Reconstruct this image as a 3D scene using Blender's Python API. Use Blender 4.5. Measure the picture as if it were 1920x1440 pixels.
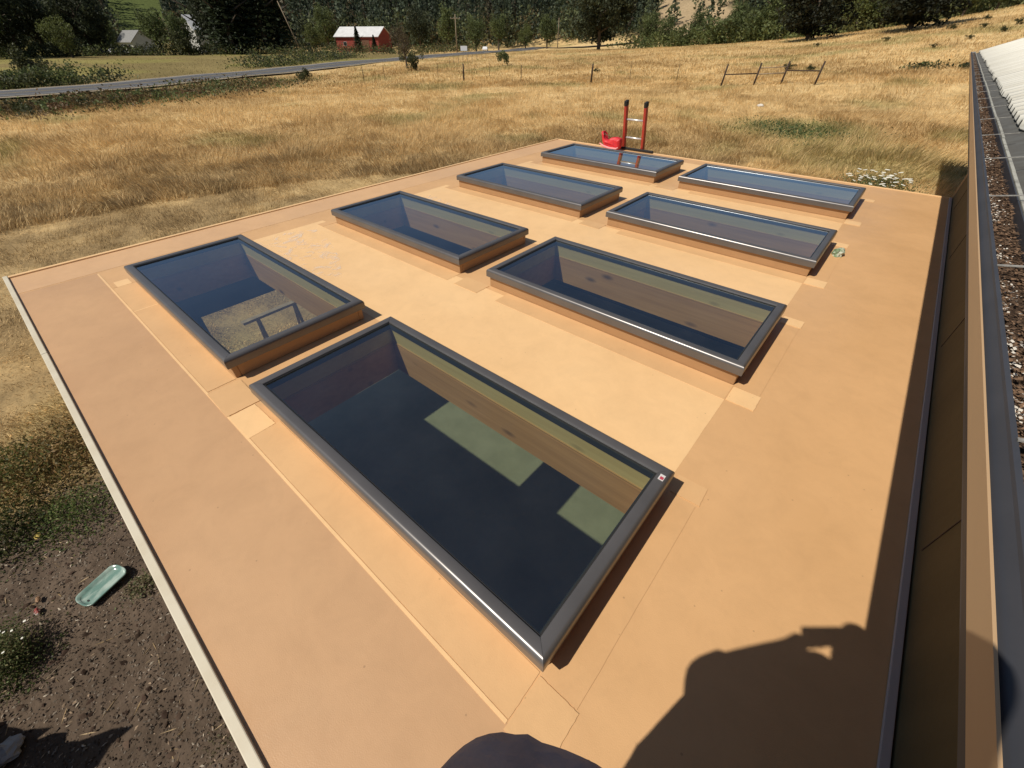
import bpy, bmesh, math, random
import numpy as np
from mathutils import Vector, Matrix, Euler
random.seed(7); RNG = np.random.default_rng(11)
for o in list(bpy.data.objects): bpy.data.objects.remove(o)
SC = bpy.context.scene
# ------------------------------------------------------------------ camera, sky, sun, exposure
F = 767.47
CAM = Vector((2.3786, -0.3843, 4.5545))
RIGHT = Vector((0.76135768, 0.6483297, -0.0017533))
DOWN = Vector((0.41892118, -0.4940151, -0.7618754))
FWD = Vector((-0.49481261, 0.57932519, -0.64772124))
cam = bpy.data.cameras.new('camera'); camo = bpy.data.objects.new('camera', cam)
SC.collection.objects.link(camo)
cam.sensor_width = 36; cam.lens = F / 1920 * 36; cam.clip_start = .02; cam.clip_end = 4000
M = Matrix((RIGHT, -DOWN, -FWD)).transposed().to_4x4(); M.translation = CAM
camo.matrix_world = M
SC.camera = camo
SUN_DIR = Vector((.30, .70, -1)).normalized()
w = bpy.data.worlds.new('World'); SC.world = w; w.use_nodes = True
nt = w.node_tree; nt.nodes.clear()
sky = nt.nodes.new('ShaderNodeTexSky'); sky.sky_type = 'NISHITA'; sky.sun_disc = False
sky.sun_elevation = math.asin(-SUN_DIR.z); sky.sun_rotation = math.atan2(-SUN_DIR.x, -SUN_DIR.y)
sky.air_density = 1.0; sky.dust_density = .6; sky.ozone_density = 1.0
bg = nt.nodes.new('ShaderNodeBackground'); bg.inputs[1].default_value = .062
wo = nt.nodes.new('ShaderNodeOutputWorld'); nt.links.new(sky.outputs[0], bg.inputs[0]); nt.links.new(bg.outputs[0], wo.inputs[0])
sl = bpy.data.lights.new('sun', 'SUN'); sl.energy = 4.5; sl.angle = math.radians(.55); sl.color = (1, .93, .82)
so = bpy.data.objects.new('sun', sl); SC.collection.objects.link(so)
so.rotation_euler = SUN_DIR.to_track_quat('-Z', 'Y').to_euler(); so.location = (-3, -7, 12)
SC.view_settings.view_transform = 'Standard'; SC.view_settings.look = 'None'
SC.view_settings.exposure = 0.0; SC.view_settings.gamma = 1
# ------------------------------------------------------------------ helpers
def empty(name, loc, rz=0):
    o = bpy.data.objects.new(name, None); SC.collection.objects.link(o)
    o.location = loc; o.rotation_euler = (0, 0, rz); o.empty_display_size = .2
    return o
def tag(o, label=None, cat=None, group=None, kind=None):
    if label: o['label'] = label
    if cat: o['category'] = cat
    if group: o['group'] = group
    if kind: o['kind'] = kind
    return o
class MB:
    def __init__(s): s.v = []; s.f = []; s.c = None
    def add(s, vs, fs):
        n = len(s.v); s.v += [tuple(p) for p in vs]; s.f += [tuple(i + n for i in f) for f in fs]; return s
    def box(s, a, b):
        x0, y0, z0 = a; x1, y1, z1 = b
        return s.add([(x0,y0,z0),(x1,y0,z0),(x1,y1,z0),(x0,y1,z0),(x0,y0,z1),(x1,y0,z1),(x1,y1,z1),(x0,y1,z1)],
              [(0,3,2,1),(4,5,6,7),(0,1,5,4),(1,2,6,5),(2,3,7,6),(3,0,4,7)])
    def bar(s, p, q, wx, wz, up=(0, 0, 1)):
        p = Vector(p); q = Vector(q); d = (q - p).normalized(); u = Vector(up)
        a = d.cross(u)
        if a.length < 1e-4: a = d.cross(Vector((1, 0, 0)))
        a.normalize(); b = a.cross(d).normalized()
        vs = []
        for c in (p, q):
            for i, j in ((-1,-1),(1,-1),(1,1),(-1,1)): vs.append(c + a*i*wx/2 + b*j*wz/2)
        return s.add(vs, [(0,1,2,3),(7,6,5,4),(0,4,5,1),(1,5,6,2),(2,6,7,3),(3,7,4,0)])
    def tube(s, pts, rad, n=8, cap=True):
        pts = [Vector(p) for p in pts]
        if not isinstance(rad, (list, tuple)): rad = [rad]*len(pts)
        vs = []; fs = []
        for i, p in enumerate(pts):
            d = (pts[min(i+1, len(pts)-1)] - pts[max(i-1, 0)]).normalized()
            a = d.cross(Vector((0, 0, 1)))
            if a.length < .05: a = d.cross(Vector((1, 0, 0)))
            a.normalize(); b = a.cross(d)
            for k in range(n):
                t = 2*math.pi*k/n; vs.append(p + (a*math.cos(t) + b*math.sin(t))*rad[i])
        for i in range(len(pts)-1):
            for k in range(n):
                k2 = (k+1) % n; fs.append((i*n+k, i*n+k2, (i+1)*n+k2, (i+1)*n+k))
        if cap: fs.append(tuple(range(n))[::-1]); fs.append(tuple((len(pts)-1)*n+k for k in range(n)))
        return s.add(vs, fs)
    def build(s, name, mat, parent=None, smooth=False, bevel=0, seg=2):
        me = bpy.data.meshes.new(name); me.from_pydata(s.v, [], s.f); me.update()
        bm = bmesh.new(); bm.from_mesh(me); bmesh.ops.recalc_face_normals(bm, faces=bm.faces); bm.to_mesh(me); bm.free()
        if smooth: me.polygons.foreach_set('use_smooth', [True]*len(me.polygons))
        me.materials.append(mat)
        o = bpy.data.objects.new(name, me); SC.collection.objects.link(o)
        if parent: o.parent = parent
        if bevel:
            m = o.modifiers.new('bevel', 'BEVEL'); m.width = bevel; m.segments = seg; m.limit_method = 'ANGLE'
        return o
def npmesh(name, V, Fidx, nper, mat, col=None, parent=None, smooth=False):
    """fast mesh: V (n,3), Fidx (m,nper)"""
    me = bpy.data.meshes.new(name); V = np.asarray(V, np.float32); Fi = np.asarray(Fidx, np.int32)
    me.vertices.add(len(V)); me.vertices.foreach_set('co', V.ravel())
    me.loops.add(Fi.size); me.loops.foreach_set('vertex_index', Fi.ravel())
    me.polygons.add(len(Fi)); me.polygons.foreach_set('loop_start', np.arange(0, Fi.size, nper, dtype=np.int32))
    try: me.polygons.foreach_set('loop_total', np.full(len(Fi), nper, np.int32))
    except Exception: pass
    if col is not None:
        ca = me.color_attributes.new('tint', 'FLOAT_COLOR', 'POINT')
        c = np.ones((len(V), 4), np.float32); c[:, :3] = col; ca.data.foreach_set('color', c.ravel())
    if smooth: me.polygons.foreach_set('use_smooth', np.ones(len(Fi), bool))
    me.update(calc_edges=True); me.validate()
    me.materials.append(mat)
    o = bpy.data.objects.new(name, me); SC.collection.objects.link(o)
    if parent: o.parent = parent
    return o
# materials ---------------------------------------------------------
def mat(name, col, rough=.7, spec=.3, metal=0, noise=None, bump=None, col2=None, coat=0, sheen=0):
    """noise=(scale, detail, contrast lo, hi), bump=(scale, strength, dist)"""
    m = bpy.data.materials.new(name); m.use_nodes = True; n = m.node_tree.nodes; L = m.node_tree.links
    b = n['Principled BSDF']; b.inputs['Roughness'].default_value = rough; b.inputs['Metallic'].default_value = metal
    b.inputs['Specular IOR Level'].default_value = spec; b.inputs['Coat Weight'].default_value = coat
    b.inputs['Base Color'].default_value = (*col, 1)
    tc = n.new('ShaderNodeTexCoord')
    if col2:
        nz = n.new('ShaderNodeTexNoise'); sc, det, lo, hi = noise or (4, 5, .35, .65)
        nz.inputs['Scale'].default_value = sc if not isinstance(sc, tuple) else 1; nz.inputs['Detail'].default_value = det; nz.inputs['Roughness'].default_value = .6
        if isinstance(sc, tuple):
            mp = n.new('ShaderNodeMapping'); mp.inputs['Scale'].default_value = sc; L.new(tc.outputs['Object'], mp.inputs[0]); L.new(mp.outputs[0], nz.inputs[0])
        else: L.new(tc.outputs['Object'], nz.inputs[0])
        mr = n.new('ShaderNodeMapRange'); mr.inputs[1].default_value = lo; mr.inputs[2].default_value = hi; L.new(nz.outputs[0], mr.inputs[0])
        mx = n.new('ShaderNodeMix'); mx.data_type = 'RGBA'; mx.inputs['A'].default_value = (*col, 1); mx.inputs['B'].default_value = (*col2, 1)
        L.new(mr.outputs[0], mx.inputs['Factor']); L.new(mx.outputs['Result'], b.inputs['Base Color'])
    if bump:
        nb = n.new('ShaderNodeTexNoise'); nb.inputs['Scale'].default_value = bump[0]; nb.inputs['Detail'].default_value = 6
        L.new(tc.outputs['Object'], nb.inputs[0]); bp = n.new('ShaderNodeBump'); bp.inputs['Strength'].default_value = bump[1]; bp.inputs['Distance'].default_value = bump[2]
        L.new(nb.outputs[0], bp.inputs['Height']); L.new(bp.outputs[0], b.inputs['Normal'])
    return m
def vmat(name, rough=.9, spec=.1, trans=0, nscale=None, lo=.7, hi=1.25, bump=None):
    """base colour from the vertex tint, varied by noise"""
    m = bpy.data.materials.new(name); m.use_nodes = True; n = m.node_tree.nodes; L = m.node_tree.links
    b = n['Principled BSDF']; b.inputs['Roughness'].default_value = rough; b.inputs['Specular IOR Level'].default_value = spec
    at_ = n.new('ShaderNodeAttribute'); at_.attribute_name = 'tint'; src = at_.outputs['Color']
    tc = n.new('ShaderNodeTexCoord')
    if nscale:
        nz = n.new('ShaderNodeTexNoise'); nz.inputs['Scale'].default_value = nscale; nz.inputs['Detail'].default_value = 8; nz.inputs['Roughness'].default_value = .65
        L.new(tc.outputs['Object'], nz.inputs[0])
        mr = n.new('ShaderNodeMapRange'); mr.inputs[1].default_value = .3; mr.inputs[2].default_value = .7; mr.inputs[3].default_value = lo; mr.inputs[4].default_value = hi
        L.new(nz.outputs[0], mr.inputs[0]); vm = n.new('ShaderNodeVectorMath'); vm.operation = 'SCALE'
        L.new(src, vm.inputs[0]); L.new(mr.outputs[0], vm.inputs['Scale']); src = vm.outputs[0]
    L.new(src, b.inputs['Base Color'])
    if bump:
        nb = n.new('ShaderNodeTexNoise'); nb.inputs['Scale'].default_value = bump[0]; nb.inputs['Detail'].default_value = 8
        L.new(tc.outputs['Object'], nb.inputs[0]); bp = n.new('ShaderNodeBump'); bp.inputs['Strength'].default_value = bump[1]; bp.inputs['Distance'].default_value = bump[2]
        L.new(nb.outputs[0], bp.inputs['Height']); L.new(bp.outputs[0], b.inputs['Normal'])
    if trans:
        t = n.new('ShaderNodeBsdfTranslucent'); L.new(src, t.inputs[0]); mx = n.new('ShaderNodeMixShader'); mx.inputs[0].default_value = trans
        L.new(b.outputs[0], mx.inputs[1]); L.new(t.outputs[0], mx.inputs[2]); L.new(mx.outputs[0], n['Material Output'].inputs[0])
    return m
# value noise in numpy
_P = RNG.random((256, 256))
def vn(x, y):
    x = np.asarray(x, float); y = np.asarray(y, float)
    xi = np.floor(x).astype(int); yi = np.floor(y).astype(int); fx = x-xi; fy = y-yi
    fx = fx*fx*(3-2*fx); fy = fy*fy*(3-2*fy)
    a = _P[xi & 255, yi & 255]; b = _P[(xi+1) & 255, yi & 255]; c = _P[xi & 255, (yi+1) & 255]; d = _P[(xi+1) & 255, (yi+1) & 255]
    return (a*(1-fx)+b*fx)*(1-fy)+(c*(1-fx)+d*fx)*fy
def fbm(x, y, o=4):
    s = 0; a = .5
    for i in range(o): s = s + a*vn(x*2**i+17*i, y*2**i+31*i); a *= .5
    return s/(1-.5**o)
def sstep(a, b, x): t = np.clip((x-a)/(b-a), 0, 1); return t*t*(3-2*t)
# terrain height (world metres; the building stands near the origin)
def H(x, y):
    x = np.asarray(x, float); y = np.asarray(y, float)
    h = 7.5*sstep(20, 150, y)*np.exp(np.minimum(x, 8)/45)
    h = h + .35*(fbm(x/14+5, y/14, 3)-.5)*sstep(10, 40, np.hypot(x, y))
    dx = x-2.4; dy = y+.4; r = np.hypot(dx, dy); az = np.degrees(np.arctan2(-dx, dy))     # azimuth left of +Y
    # wooded hills round the valley
    start = np.interp(az, [-180, -60, -20, 0, 15, 30, 45, 60, 75, 95, 180], [400, 260, 175, 165, 175, 210, 260, 300, 310, 310, 480])
    rise = np.interp(az, [-180, -20, 0, 20, 35, 50, 95, 180], [40, 46, 46, 46, 50, 55, 50, 40])
    h = h + rise*sstep(0, 1, (r-start)/(260))*(.8+.5*fbm(x/90, y/90, 3))
    return h
def at(px, py, z=None, zoff=0):
    d = RIGHT*((px-960)/F) + DOWN*((py-720)/F) + FWD
    d = d/math.hypot(d.x, d.y); t = .4
    while t < 900:
        p = CAM + d*t
        g = z if z is not None else float(H(p.x, p.y))+zoff
        if p.z <= g: return p
        t *= 1.003
    return CAM + d*900
def facing(px_, dist):
    p = at(px_, 95); d = Vector((p.x-CAM.x, p.y-CAM.y)).normalized(); return Vector((CAM.x+d.x*dist, CAM.y+d.y*dist)), math.atan2(d.y, d.x)-math.pi/2
def gz(x, y): return float(H(x, y))
RZ = 2.83                 # roof surface above the ground
SL, SWD, SP, SG = 2.184, 1.0308, 2.0526, 0.3433
FT = RZ + .168            # top of the skylight frames
# ------------------------------------------------------------------ materials
def roof_material(name, c, c2):
    m = mat(name, c, rough=.52, spec=.35, col2=c2, noise=(1.3, 6, .3, .7))
    n = m.node_tree.nodes; L = m.node_tree.links; b = n['Principled BSDF']; tc = n['Texture Coordinate']
    nb = n.new('ShaderNodeTexNoise'); nb.inputs['Scale'].default_value = 260; nb.inputs['Detail'].default_value = 2
    n2 = n.new('ShaderNodeTexNoise'); n2.inputs['Scale'].default_value = 2.2; n2.inputs['Detail'].default_value = 5
    L.new(tc.outputs['Object'], nb.inputs[0]); L.new(tc.outputs['Object'], n2.inputs[0])
    b1 = n.new('ShaderNodeBump'); b1.inputs['Strength'].default_value = .25; b1.inputs['Distance'].default_value = .002
    b2 = n.new('ShaderNodeBump'); b2.inputs['Strength'].default_value = .5; b2.inputs['Distance'].default_value = .012
    L.new(nb.outputs[0], b1.inputs['Height']); L.new(n2.outputs[0], b2.inputs['Height']); L.new(b1.outputs[0], b2.inputs['Normal']); L.new(b2.outputs[0], b.inputs['Normal'])
    # grime: blotches and specks that break up the colour
    src = b.inputs['Base Color'].links[0].from_socket; ng = n.new('ShaderNodeTexNoise'); ng.inputs['Scale'].default_value = 5.5; ng.inputs['Detail'].default_value = 12; ng.inputs['Roughness'].default_value = .72; ng.inputs['Distortion'].default_value = .4
    L.new(tc.outputs['Object'], ng.inputs[0]); mg = n.new('ShaderNodeMapRange'); mg.inputs[1].default_value = .28; mg.inputs[2].default_value = .58; mg.inputs[3].default_value = .93; mg.inputs[4].default_value = 1.02; L.new(ng.outputs[0], mg.inputs[0])
    vo = n.new('ShaderNodeTexVoronoi'); vo.inputs['Scale'].default_value = 11; L.new(tc.outputs['Object'], vo.inputs[0]); mv = n.new('ShaderNodeMapRange'); mv.inputs[1].default_value = .03; mv.inputs[2].default_value = .055; mv.inputs[3].default_value = .72; mv.inputs[4].default_value = 1; L.new(vo.outputs['Distance'], mv.inputs[0])
    mm = n.new('ShaderNodeMath'); mm.operation = 'MULTIPLY'; L.new(mg.outputs[0], mm.inputs[0]); L.new(mv.outputs[0], mm.inputs[1])
    vs = n.new('ShaderNodeVectorMath'); vs.operation = 'SCALE'; L.new(src, vs.inputs[0]); L.new(mm.outputs[0], vs.inputs['Scale']); L.new(vs.outputs[0], b.inputs['Base Color'])
    # broad cloudy roughness and small dark specks
    n3 = n.new('ShaderNodeTexNoise'); n3.inputs['Scale'].default_value = .9; n3.inputs['Detail'].default_value = 4; L.new(tc.outputs['Object'], n3.inputs[0])
    mr = n.new('ShaderNodeMapRange'); mr.inputs[1].default_value = .35; mr.inputs[2].default_value = .65; mr.inputs[3].default_value = .34; mr.inputs[4].default_value = .60
    L.new(n3.outputs[0], mr.inputs[0]); L.new(mr.outputs[0], b.inputs['Roughness'])
    return m
M_ROOF = roof_material('tan_membrane', (.64, .385, .185), (.58, .345, .162))
M_ROOF2 = roof_material('light_membrane', (.80, .525, .265), (.75, .48, .235))
M_ROOF3 = roof_material('patch_membrane', (.67, .415, .20), (.61, .37, .178))
M_ROOFL = roof_material('brown_membrane', (.545, .33, .172), (.49, .29, .150))  # darker brown sheet along the front edge
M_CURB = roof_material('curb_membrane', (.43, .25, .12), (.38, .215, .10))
M_ROOFP = roof_material('pink_membrane', (.64, .40, .21), (.59, .36, .19))
M_FRAME = mat('grey_frame_metal', (.155, .145, .14), rough=.30, spec=.5, metal=.45, col2=(.13, .122, .118), noise=(3, 4, .35, .65))
M_CREAM = mat('cream_trim', (.62, .56, .43), rough=.45, col2=(.56, .49, .36), noise=(6, 5, .4, .7))
M_GREYTRIM = mat('grey_flashing', (.44, .38, .34), rough=.8)
M_OLIVE = mat('olive_siding', (.105, .082, .038), rough=.85, col2=(.08, .062, .028), noise=((3, 3, .6), 6, .3, .7), bump=(18, .3, .01))
M_TAN = mat('tan_fascia', (.50, .33, .18), rough=.6, col2=(.44, .29, .16), noise=((2, .6, 6), 5, .3, .7))
M_GUT = mat('dark_gutter', (.060, .062, .072), rough=.5, metal=.1, spec=.4, col2=(.045, .047, .055), noise=(4, 5, .35, .7))
M_DARKSTRIP = mat('dark_grey_strip', (.12, .12, .11), rough=.7, col2=(.09, .085, .075), noise=(9, 6, .35, .65))  # dark grey strip between gutter and ribbed sheet
M_WHITE = mat('white_ribbed_metal', (.74, .72, .64), rough=.45, col2=(.62, .59, .50), noise=((1.2, 3, 1), 6, .35, .75))
M_PALE = mat('pale_lip_metal', (.42, .41, .35), rough=.5, col2=(.20, .19, .16), noise=(14, 6, .45, .7))
M_STRAP = mat('dull_strap', (.34, .33, .30), rough=.6, col2=(.22, .21, .19), noise=(40, 4, .4, .6))
M_DEBRIS = mat('leaf_litter', (.055, .034, .022), rough=.95, spec=.1, col2=(.11, .07, .045), noise=(60, 6, .35, .65), bump=(90, 1, .02))
M_FLUFF = mat('white_fluff', (.6, .55, .47), rough=.9)
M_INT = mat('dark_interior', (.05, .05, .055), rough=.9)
M_FLOOR = mat('plywood_floor', (.40, .41, .31), rough=.8, col2=(.33, .34, .25), noise=(3, 6, .35, .65))
M_RED = mat('orange_red_fiberglass', (.46, .045, .028), rough=.38, spec=.5, col2=(.38, .038, .022), noise=(8, 4, .4, .7))
M_ALU = mat('aluminium', (.72, .71, .68), rough=.35, metal=.5)
M_BLACK = mat('black_rubber', (.02, .02, .02), rough=.6)
M_BAG = mat('red_bag', (.66, .03, .035), rough=.5, spec=.4, col2=(.5, .02, .03), noise=(20, 4, .4, .6))
M_PINK = mat('pink_bag_lining', (.78, .30, .30), rough=.6)
M_POST = mat('dark_post', (.045, .03, .022), rough=.85, col2=(.075, .05, .035), noise=(12, 5, .35, .65))
M_PALEWOOD = mat('pale_rail_wood', (.32, .25, .17), rough=.85, col2=(.22, .17, .11), noise=(10, 5, .35, .65))
M_BARK = mat('bark', (.075, .055, .04), rough=.95, col2=(.12, .095, .07), noise=(3, 6, .35, .65))
M_ROAD = mat('asphalt', (.105, .105, .11), rough=.85, col2=(.085, .085, .088), noise=(.6, 6, .35, .65))
M_LINE = mat('road_paint', (.55, .55, .52), rough=.7)
M_GRAVEL = mat('gravel_shoulder', (.30, .25, .18), rough=.9, col2=(.22, .18, .12), noise=(2, 8, .35, .65))
M_BARN = mat('barn_red', (.30, .058, .042), rough=.7, col2=(.23, .045, .033), noise=(2, 5, .35, .65))
M_BARNROOF = mat('barn_roof', (.68, .68, .67), rough=.5, col2=(.58, .58, .57), noise=(.8, 5, .35, .65))
M_HOUSE = mat('white_siding', (.60, .60, .56), rough=.7, col2=(.52, .52, .48), noise=(1, 5, .35, .65))
M_GREYR = mat('grey_shingle', (.25, .25, .24), rough=.9, col2=(.2, .2, .19), noise=(2, 5, .35, .65))
M_WINDOW = mat('dark_window', (.02, .025, .03), rough=.1, spec=.6)
M_DIRTY = mat('rust_brown', (.16, .08, .05), rough=.8)
M_YEL = mat('dull_yellow', (.50, .38, .16), rough=.6)
M_VAN = mat('white_paint', (.72, .72, .72), rough=.3)
M_CARG = mat('grey_paint', (.22, .24, .27), rough=.3, metal=.4)
def wood_material(name, a, b):
    m = mat(name, a, rough=.65, spec=.25, col2=b, noise=((1.1, 14, 26), 7, .3, .7))
    n = m.node_tree.nodes; L = m.node_tree.links; bs = n['Principled BSDF']; tc = n['Texture Coordinate']
    vo = n.new('ShaderNodeTexVoronoi'); vo.inputs['Scale'].default_value = 1; mp = n.new('ShaderNodeMapping'); mp.inputs['Scale'].default_value = (2.1, 5, 5.5)
    L.new(tc.outputs['Object'], mp.inputs[0]); L.new(mp.outputs[0], vo.inputs[0])
    mr = n.new('ShaderNodeMapRange'); mr.inputs[1].default_value = .05; mr.inputs[2].default_value = .17; mr.inputs[3].default_value = .35; mr.inputs[4].default_value = 1; L.new(vo.outputs['Distance'], mr.inputs[0])
    src = bs.inputs['Base Color'].links[0].from_socket; vm = n.new('ShaderNodeVectorMath'); vm.operation = 'SCALE'; L.new(src, vm.inputs[0]); L.new(mr.outputs[0], vm.inputs['Scale']); L.new(vm.outputs[0], bs.inputs['Base Color'])
    return m
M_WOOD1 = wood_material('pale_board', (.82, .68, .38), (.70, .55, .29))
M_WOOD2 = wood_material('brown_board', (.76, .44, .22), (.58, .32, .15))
def glass_material():
    m = bpy.data.materials.new('tinted_glass'); m.use_nodes = True; n = m.node_tree.nodes; L = m.node_tree.links; n.clear()
    out = n.new('ShaderNodeOutputMaterial'); tr = n.new('ShaderNodeBsdfTransparent'); tr.inputs[0].default_value = (.70, .74, .63, 1)
    gl = n.new('ShaderNodeBsdfGlossy'); gl.inputs['Roughness'].default_value = .015; gl.inputs[0].default_value = (.78, .89, 1, 1)
    fr = n.new('ShaderNodeFresnel'); fr.inputs[0].default_value = 1.52
    mu = n.new('ShaderNodeMath'); mu.operation = 'MULTIPLY_ADD'; mu.inputs[1].default_value = 1.9; mu.inputs[2].default_value = .045; mu.use_clamp = True
    mx = n.new('ShaderNodeMixShader'); L.new(fr.outputs[0], mu.inputs[0]); L.new(mu.outputs[0], mx.inputs[0]); L.new(tr.outputs[0], mx.inputs[1]); L.new(gl.outputs[0], mx.inputs[2])
    # thin film of dust
    df = n.new('ShaderNodeBsdfDiffuse'); df.inputs[0].default_value = (.38, .42, .46, 1); nz = n.new('ShaderNodeTexNoise'); nz.inputs['Scale'].default_value = 3; nz.inputs['Detail'].default_value = 6
    tc = n.new('ShaderNodeTexCoord'); L.new(tc.outputs['Object'], nz.inputs[0]); mr = n.new('ShaderNodeMapRange'); mr.inputs[1].default_value = .4; mr.inputs[2].default_value = .8; mr.inputs[3].default_value = .006; mr.inputs[4].default_value = .022
    L.new(nz.outputs[0], mr.inputs[0]); m2 = n.new('ShaderNodeMixShader'); L.new(mr.outputs[0], m2.inputs[0]); L.new(mx.outputs[0], m2.inputs[1]); L.new(df.outputs[0], m2.inputs[2]); L.new(m2.outputs[0], out.inputs[0])
    return m
M_GLASS = glass_material()
M_LEAF = vmat('foliage', rough=.6, spec=.25, trans=.38)
M_GRASS = vmat('grass_blades', rough=.7, spec=.15, trans=.42)
M_GROUND = vmat('ground_cover', rough=1, spec=.05, nscale=1.2, lo=.72, hi=1.3, bump=(7, .6, .08))
# ------------------------------------------------------------------ terrain
ROAD_PX = [(0, 172, 196), (200, 157, 180), (390, 141, 157), (560, 126, 142), (660, 113, 131), (760, 105, 124), (860, 99, 110), (960, 93, 101)]
road_pts = []
for x_, a_, b_ in ROAD_PX:
    p = at(x_, a_); q = at(x_, b_); road_pts.append(((p.x+q.x)/2, (p.y+q.y)/2))
r0 = [tuple(Vector(road_pts[0]) + Vector((-.45, -.9)).normalized()*k) for k in (110, 70, 40, 18)]
r1 = [(at(1010, 90.5).x, at(1010, 90.5).y), (at(1060, 90).x, at(1060, 90).y)]
r1 += [(r1[-1][0]+45, r1[-1][1]+25), (r1[-1][0]+110, r1[-1][1]+40)]
road_ctl = [Vector(p) for p in r0 + road_pts + r1]
def catmull(P, n=10):
    out = []
    for i in range(len(P)-1):
        a = P[max(i-1, 0)]; b = P[i]; c = P[i+1]; d = P[min(i+2, len(P)-1)]
        for k in range(n):
            t = k/n; out.append(.5*((2*b)+(c-a)*t+(2*a-5*b+4*c-d)*t*t+(3*b-a-3*c+d)*t**3))
    out.append(P[-1]); return out
road_c = catmull(road_ctl, 10)
RC = np.array([(p.x, p.y) for p in catmull(road_ctl, 3)])
def road_dist(x, y):
    """distance to the road centre and which side (positive = camera side)"""
    sh = np.shape(x); x = np.ravel(x); y = np.ravel(y); best = np.full(x.shape, 1e9); side = np.zeros(x.shape)
    for i in range(len(RC)-1):
        a = RC[i]; b = RC[i+1]; d = b-a; L2 = d@d
        t = np.clip(((x-a[0])*d[0]+(y-a[1])*d[1])/L2, 0, 1); ex = x-a[0]-t*d[0]; ey = y-a[1]-t*d[1]; ds = np.hypot(ex, ey)
        m = ds < best; best = np.where(m, ds, best); side = np.where(m, np.sign(d[0]*ey-d[1]*ex)*-1, side)
    return best.reshape(sh), side.reshape(sh)
ROAD_HW = 3.9
H0 = H
_rz = np.array([0.0]*len(RC))
def G(p): return float(H(p[0], p[1]))
C_DRY = np.array([.53, .355, .150]); C_STRAW = np.array([.68, .51, .265]); C_OCHRE = np.array([.37, .235, .095]); C_GREEN = np.array([.10, .12, .035])
C_MOW = np.array([.185, .145, .062]); C_DIRT = np.array([.098, .072, .052]); C_DITCH = np.array([.135, .105, .045]); C_WOOD = np.array([.035, .045, .018])
def zone(cx, cy, r, x, y, soft=.5, rough=.35):
    d = np.hypot(x-cx, y-cy)/r + (fbm(x*1.1+cx, y*1.1, 3)-.5)*rough*2
    return 1-sstep(1-soft, 1+soft, d)
def dirtmask(x, y):
    b = (fbm(x*.9+3, y*.9, 4)-.5)*1.6
    d1 = sstep(-1.6, -1.1, -(y+.0)+b*.8)*sstep(-4.6, -3.7, x+b)          # bare soil by the near wall
    return d1
def clearing(x, y):
    az = np.degrees(np.arctan2(-(x-2.4), y+.4)); r = np.hypot(x-2.4, y+.4)
    a = (az > 18+4*(vn(r/14, az)-.5))&(az < 26)&(r > 182)&(r < 330); b = (az > 72.5)&(az < 76.5)&(r > 235)&(r < 620)
    return a, b
def ground_tint(x, y):
    """returns colour array and grass amount"""
    r = np.hypot(x, y)
    n1 = fbm(x/2.2, y/2.2, 4)[..., None]; n2 = fbm(x/9+40, y/9, 4)[..., None]; n3 = fbm(x/.5+9, y/.5, 3)[..., None]
    c = C_DRY*(1-n1)+C_STRAW*n1
    c = c*(1-.6*sstep(.5, .68, n2)) + C_OCHRE*.6*sstep(.5, .68, n2)
    g = sstep(.56, .75, fbm(x/5+80, y/5+9, 4))[..., None]*.45
    p = at(1490, 245); g = np.maximum(g, .7*zone(p.x, p.y, 3.6, x, y)[..., None])
    p = at(1600, 300); g = np.maximum(g, .45*zone(p.x, p.y, 4.0, x, y)[..., None])
    c = c*(1-g)+C_GREEN*1.5*g
    # brown-green strip of weeds on the near side of the road
    rd, sd = road_dist(x, y)
    dt = ((sd > 0)*sstep(24, 10, rd + (n2[..., 0]-.5)*14)*(x < -38)*sstep(46, 20, y))[..., None]
    c = c*(1-.8*dt)+C_DITCH*.8*dt
    # mown field beyond the road
    mw = ((sd < 0)*(rd < 400)*sstep(6, 8, rd)*sstep(120, 90, y))[..., None]
    st = fbm(x/26+3, y/7, 3)[..., None]
    cm = C_MOW*(.85+.5*st) + np.array([.02, .035, 0])*sstep(.45, .6, fbm(x/18, y/18+70, 3))[..., None]
    c = c*(1-mw)+cm*mw
    # hillside
    wood = sstep(1.5, 7, H(x, y)-(7.5*sstep(20, 150, y)*np.exp(np.minimum(x, 8)/45)))[..., None]
    c = c*(1-wood)+C_WOOD*wood
    ca_, cb_ = clearing(x, y); ca_ = (ca_ & (wood[..., 0] > .1))[..., None]; cb_ = (cb_ & (wood[..., 0] > .05))[..., None]
    c = np.where(ca_, np.array([.36, .27, .16])*(.7+.6*n2), c); c = np.where(cb_, np.array([.085, .105, .035])*(.8+.4*n2), c)
    # sparse short turf and thatch next to the building, to the left
    near = sstep(34, 13, r)[..., None]*(x < -3)[..., None]*(.55+.45*sstep(.35,.6,fbm(x/1.7+4,y/1.7,3))[..., None])
    c = c*(1-.85*near)+np.array([.22, .152, .076])*.85*near
    dm = dirtmask(x, y)[..., None]
    c = c*(1-dm)+C_DIRT*(.8+.5*n3)*dm
    gr = (1-dm[..., 0])*(1-wood[..., 0])*(1-mw[..., 0]*.9)*sstep(4.2, 5.2, rd)
    gr = gr*(1-((x > -3.35)&(x < 7)&(y > -.55)&(y < 7.9)))
    return c, gr
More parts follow.
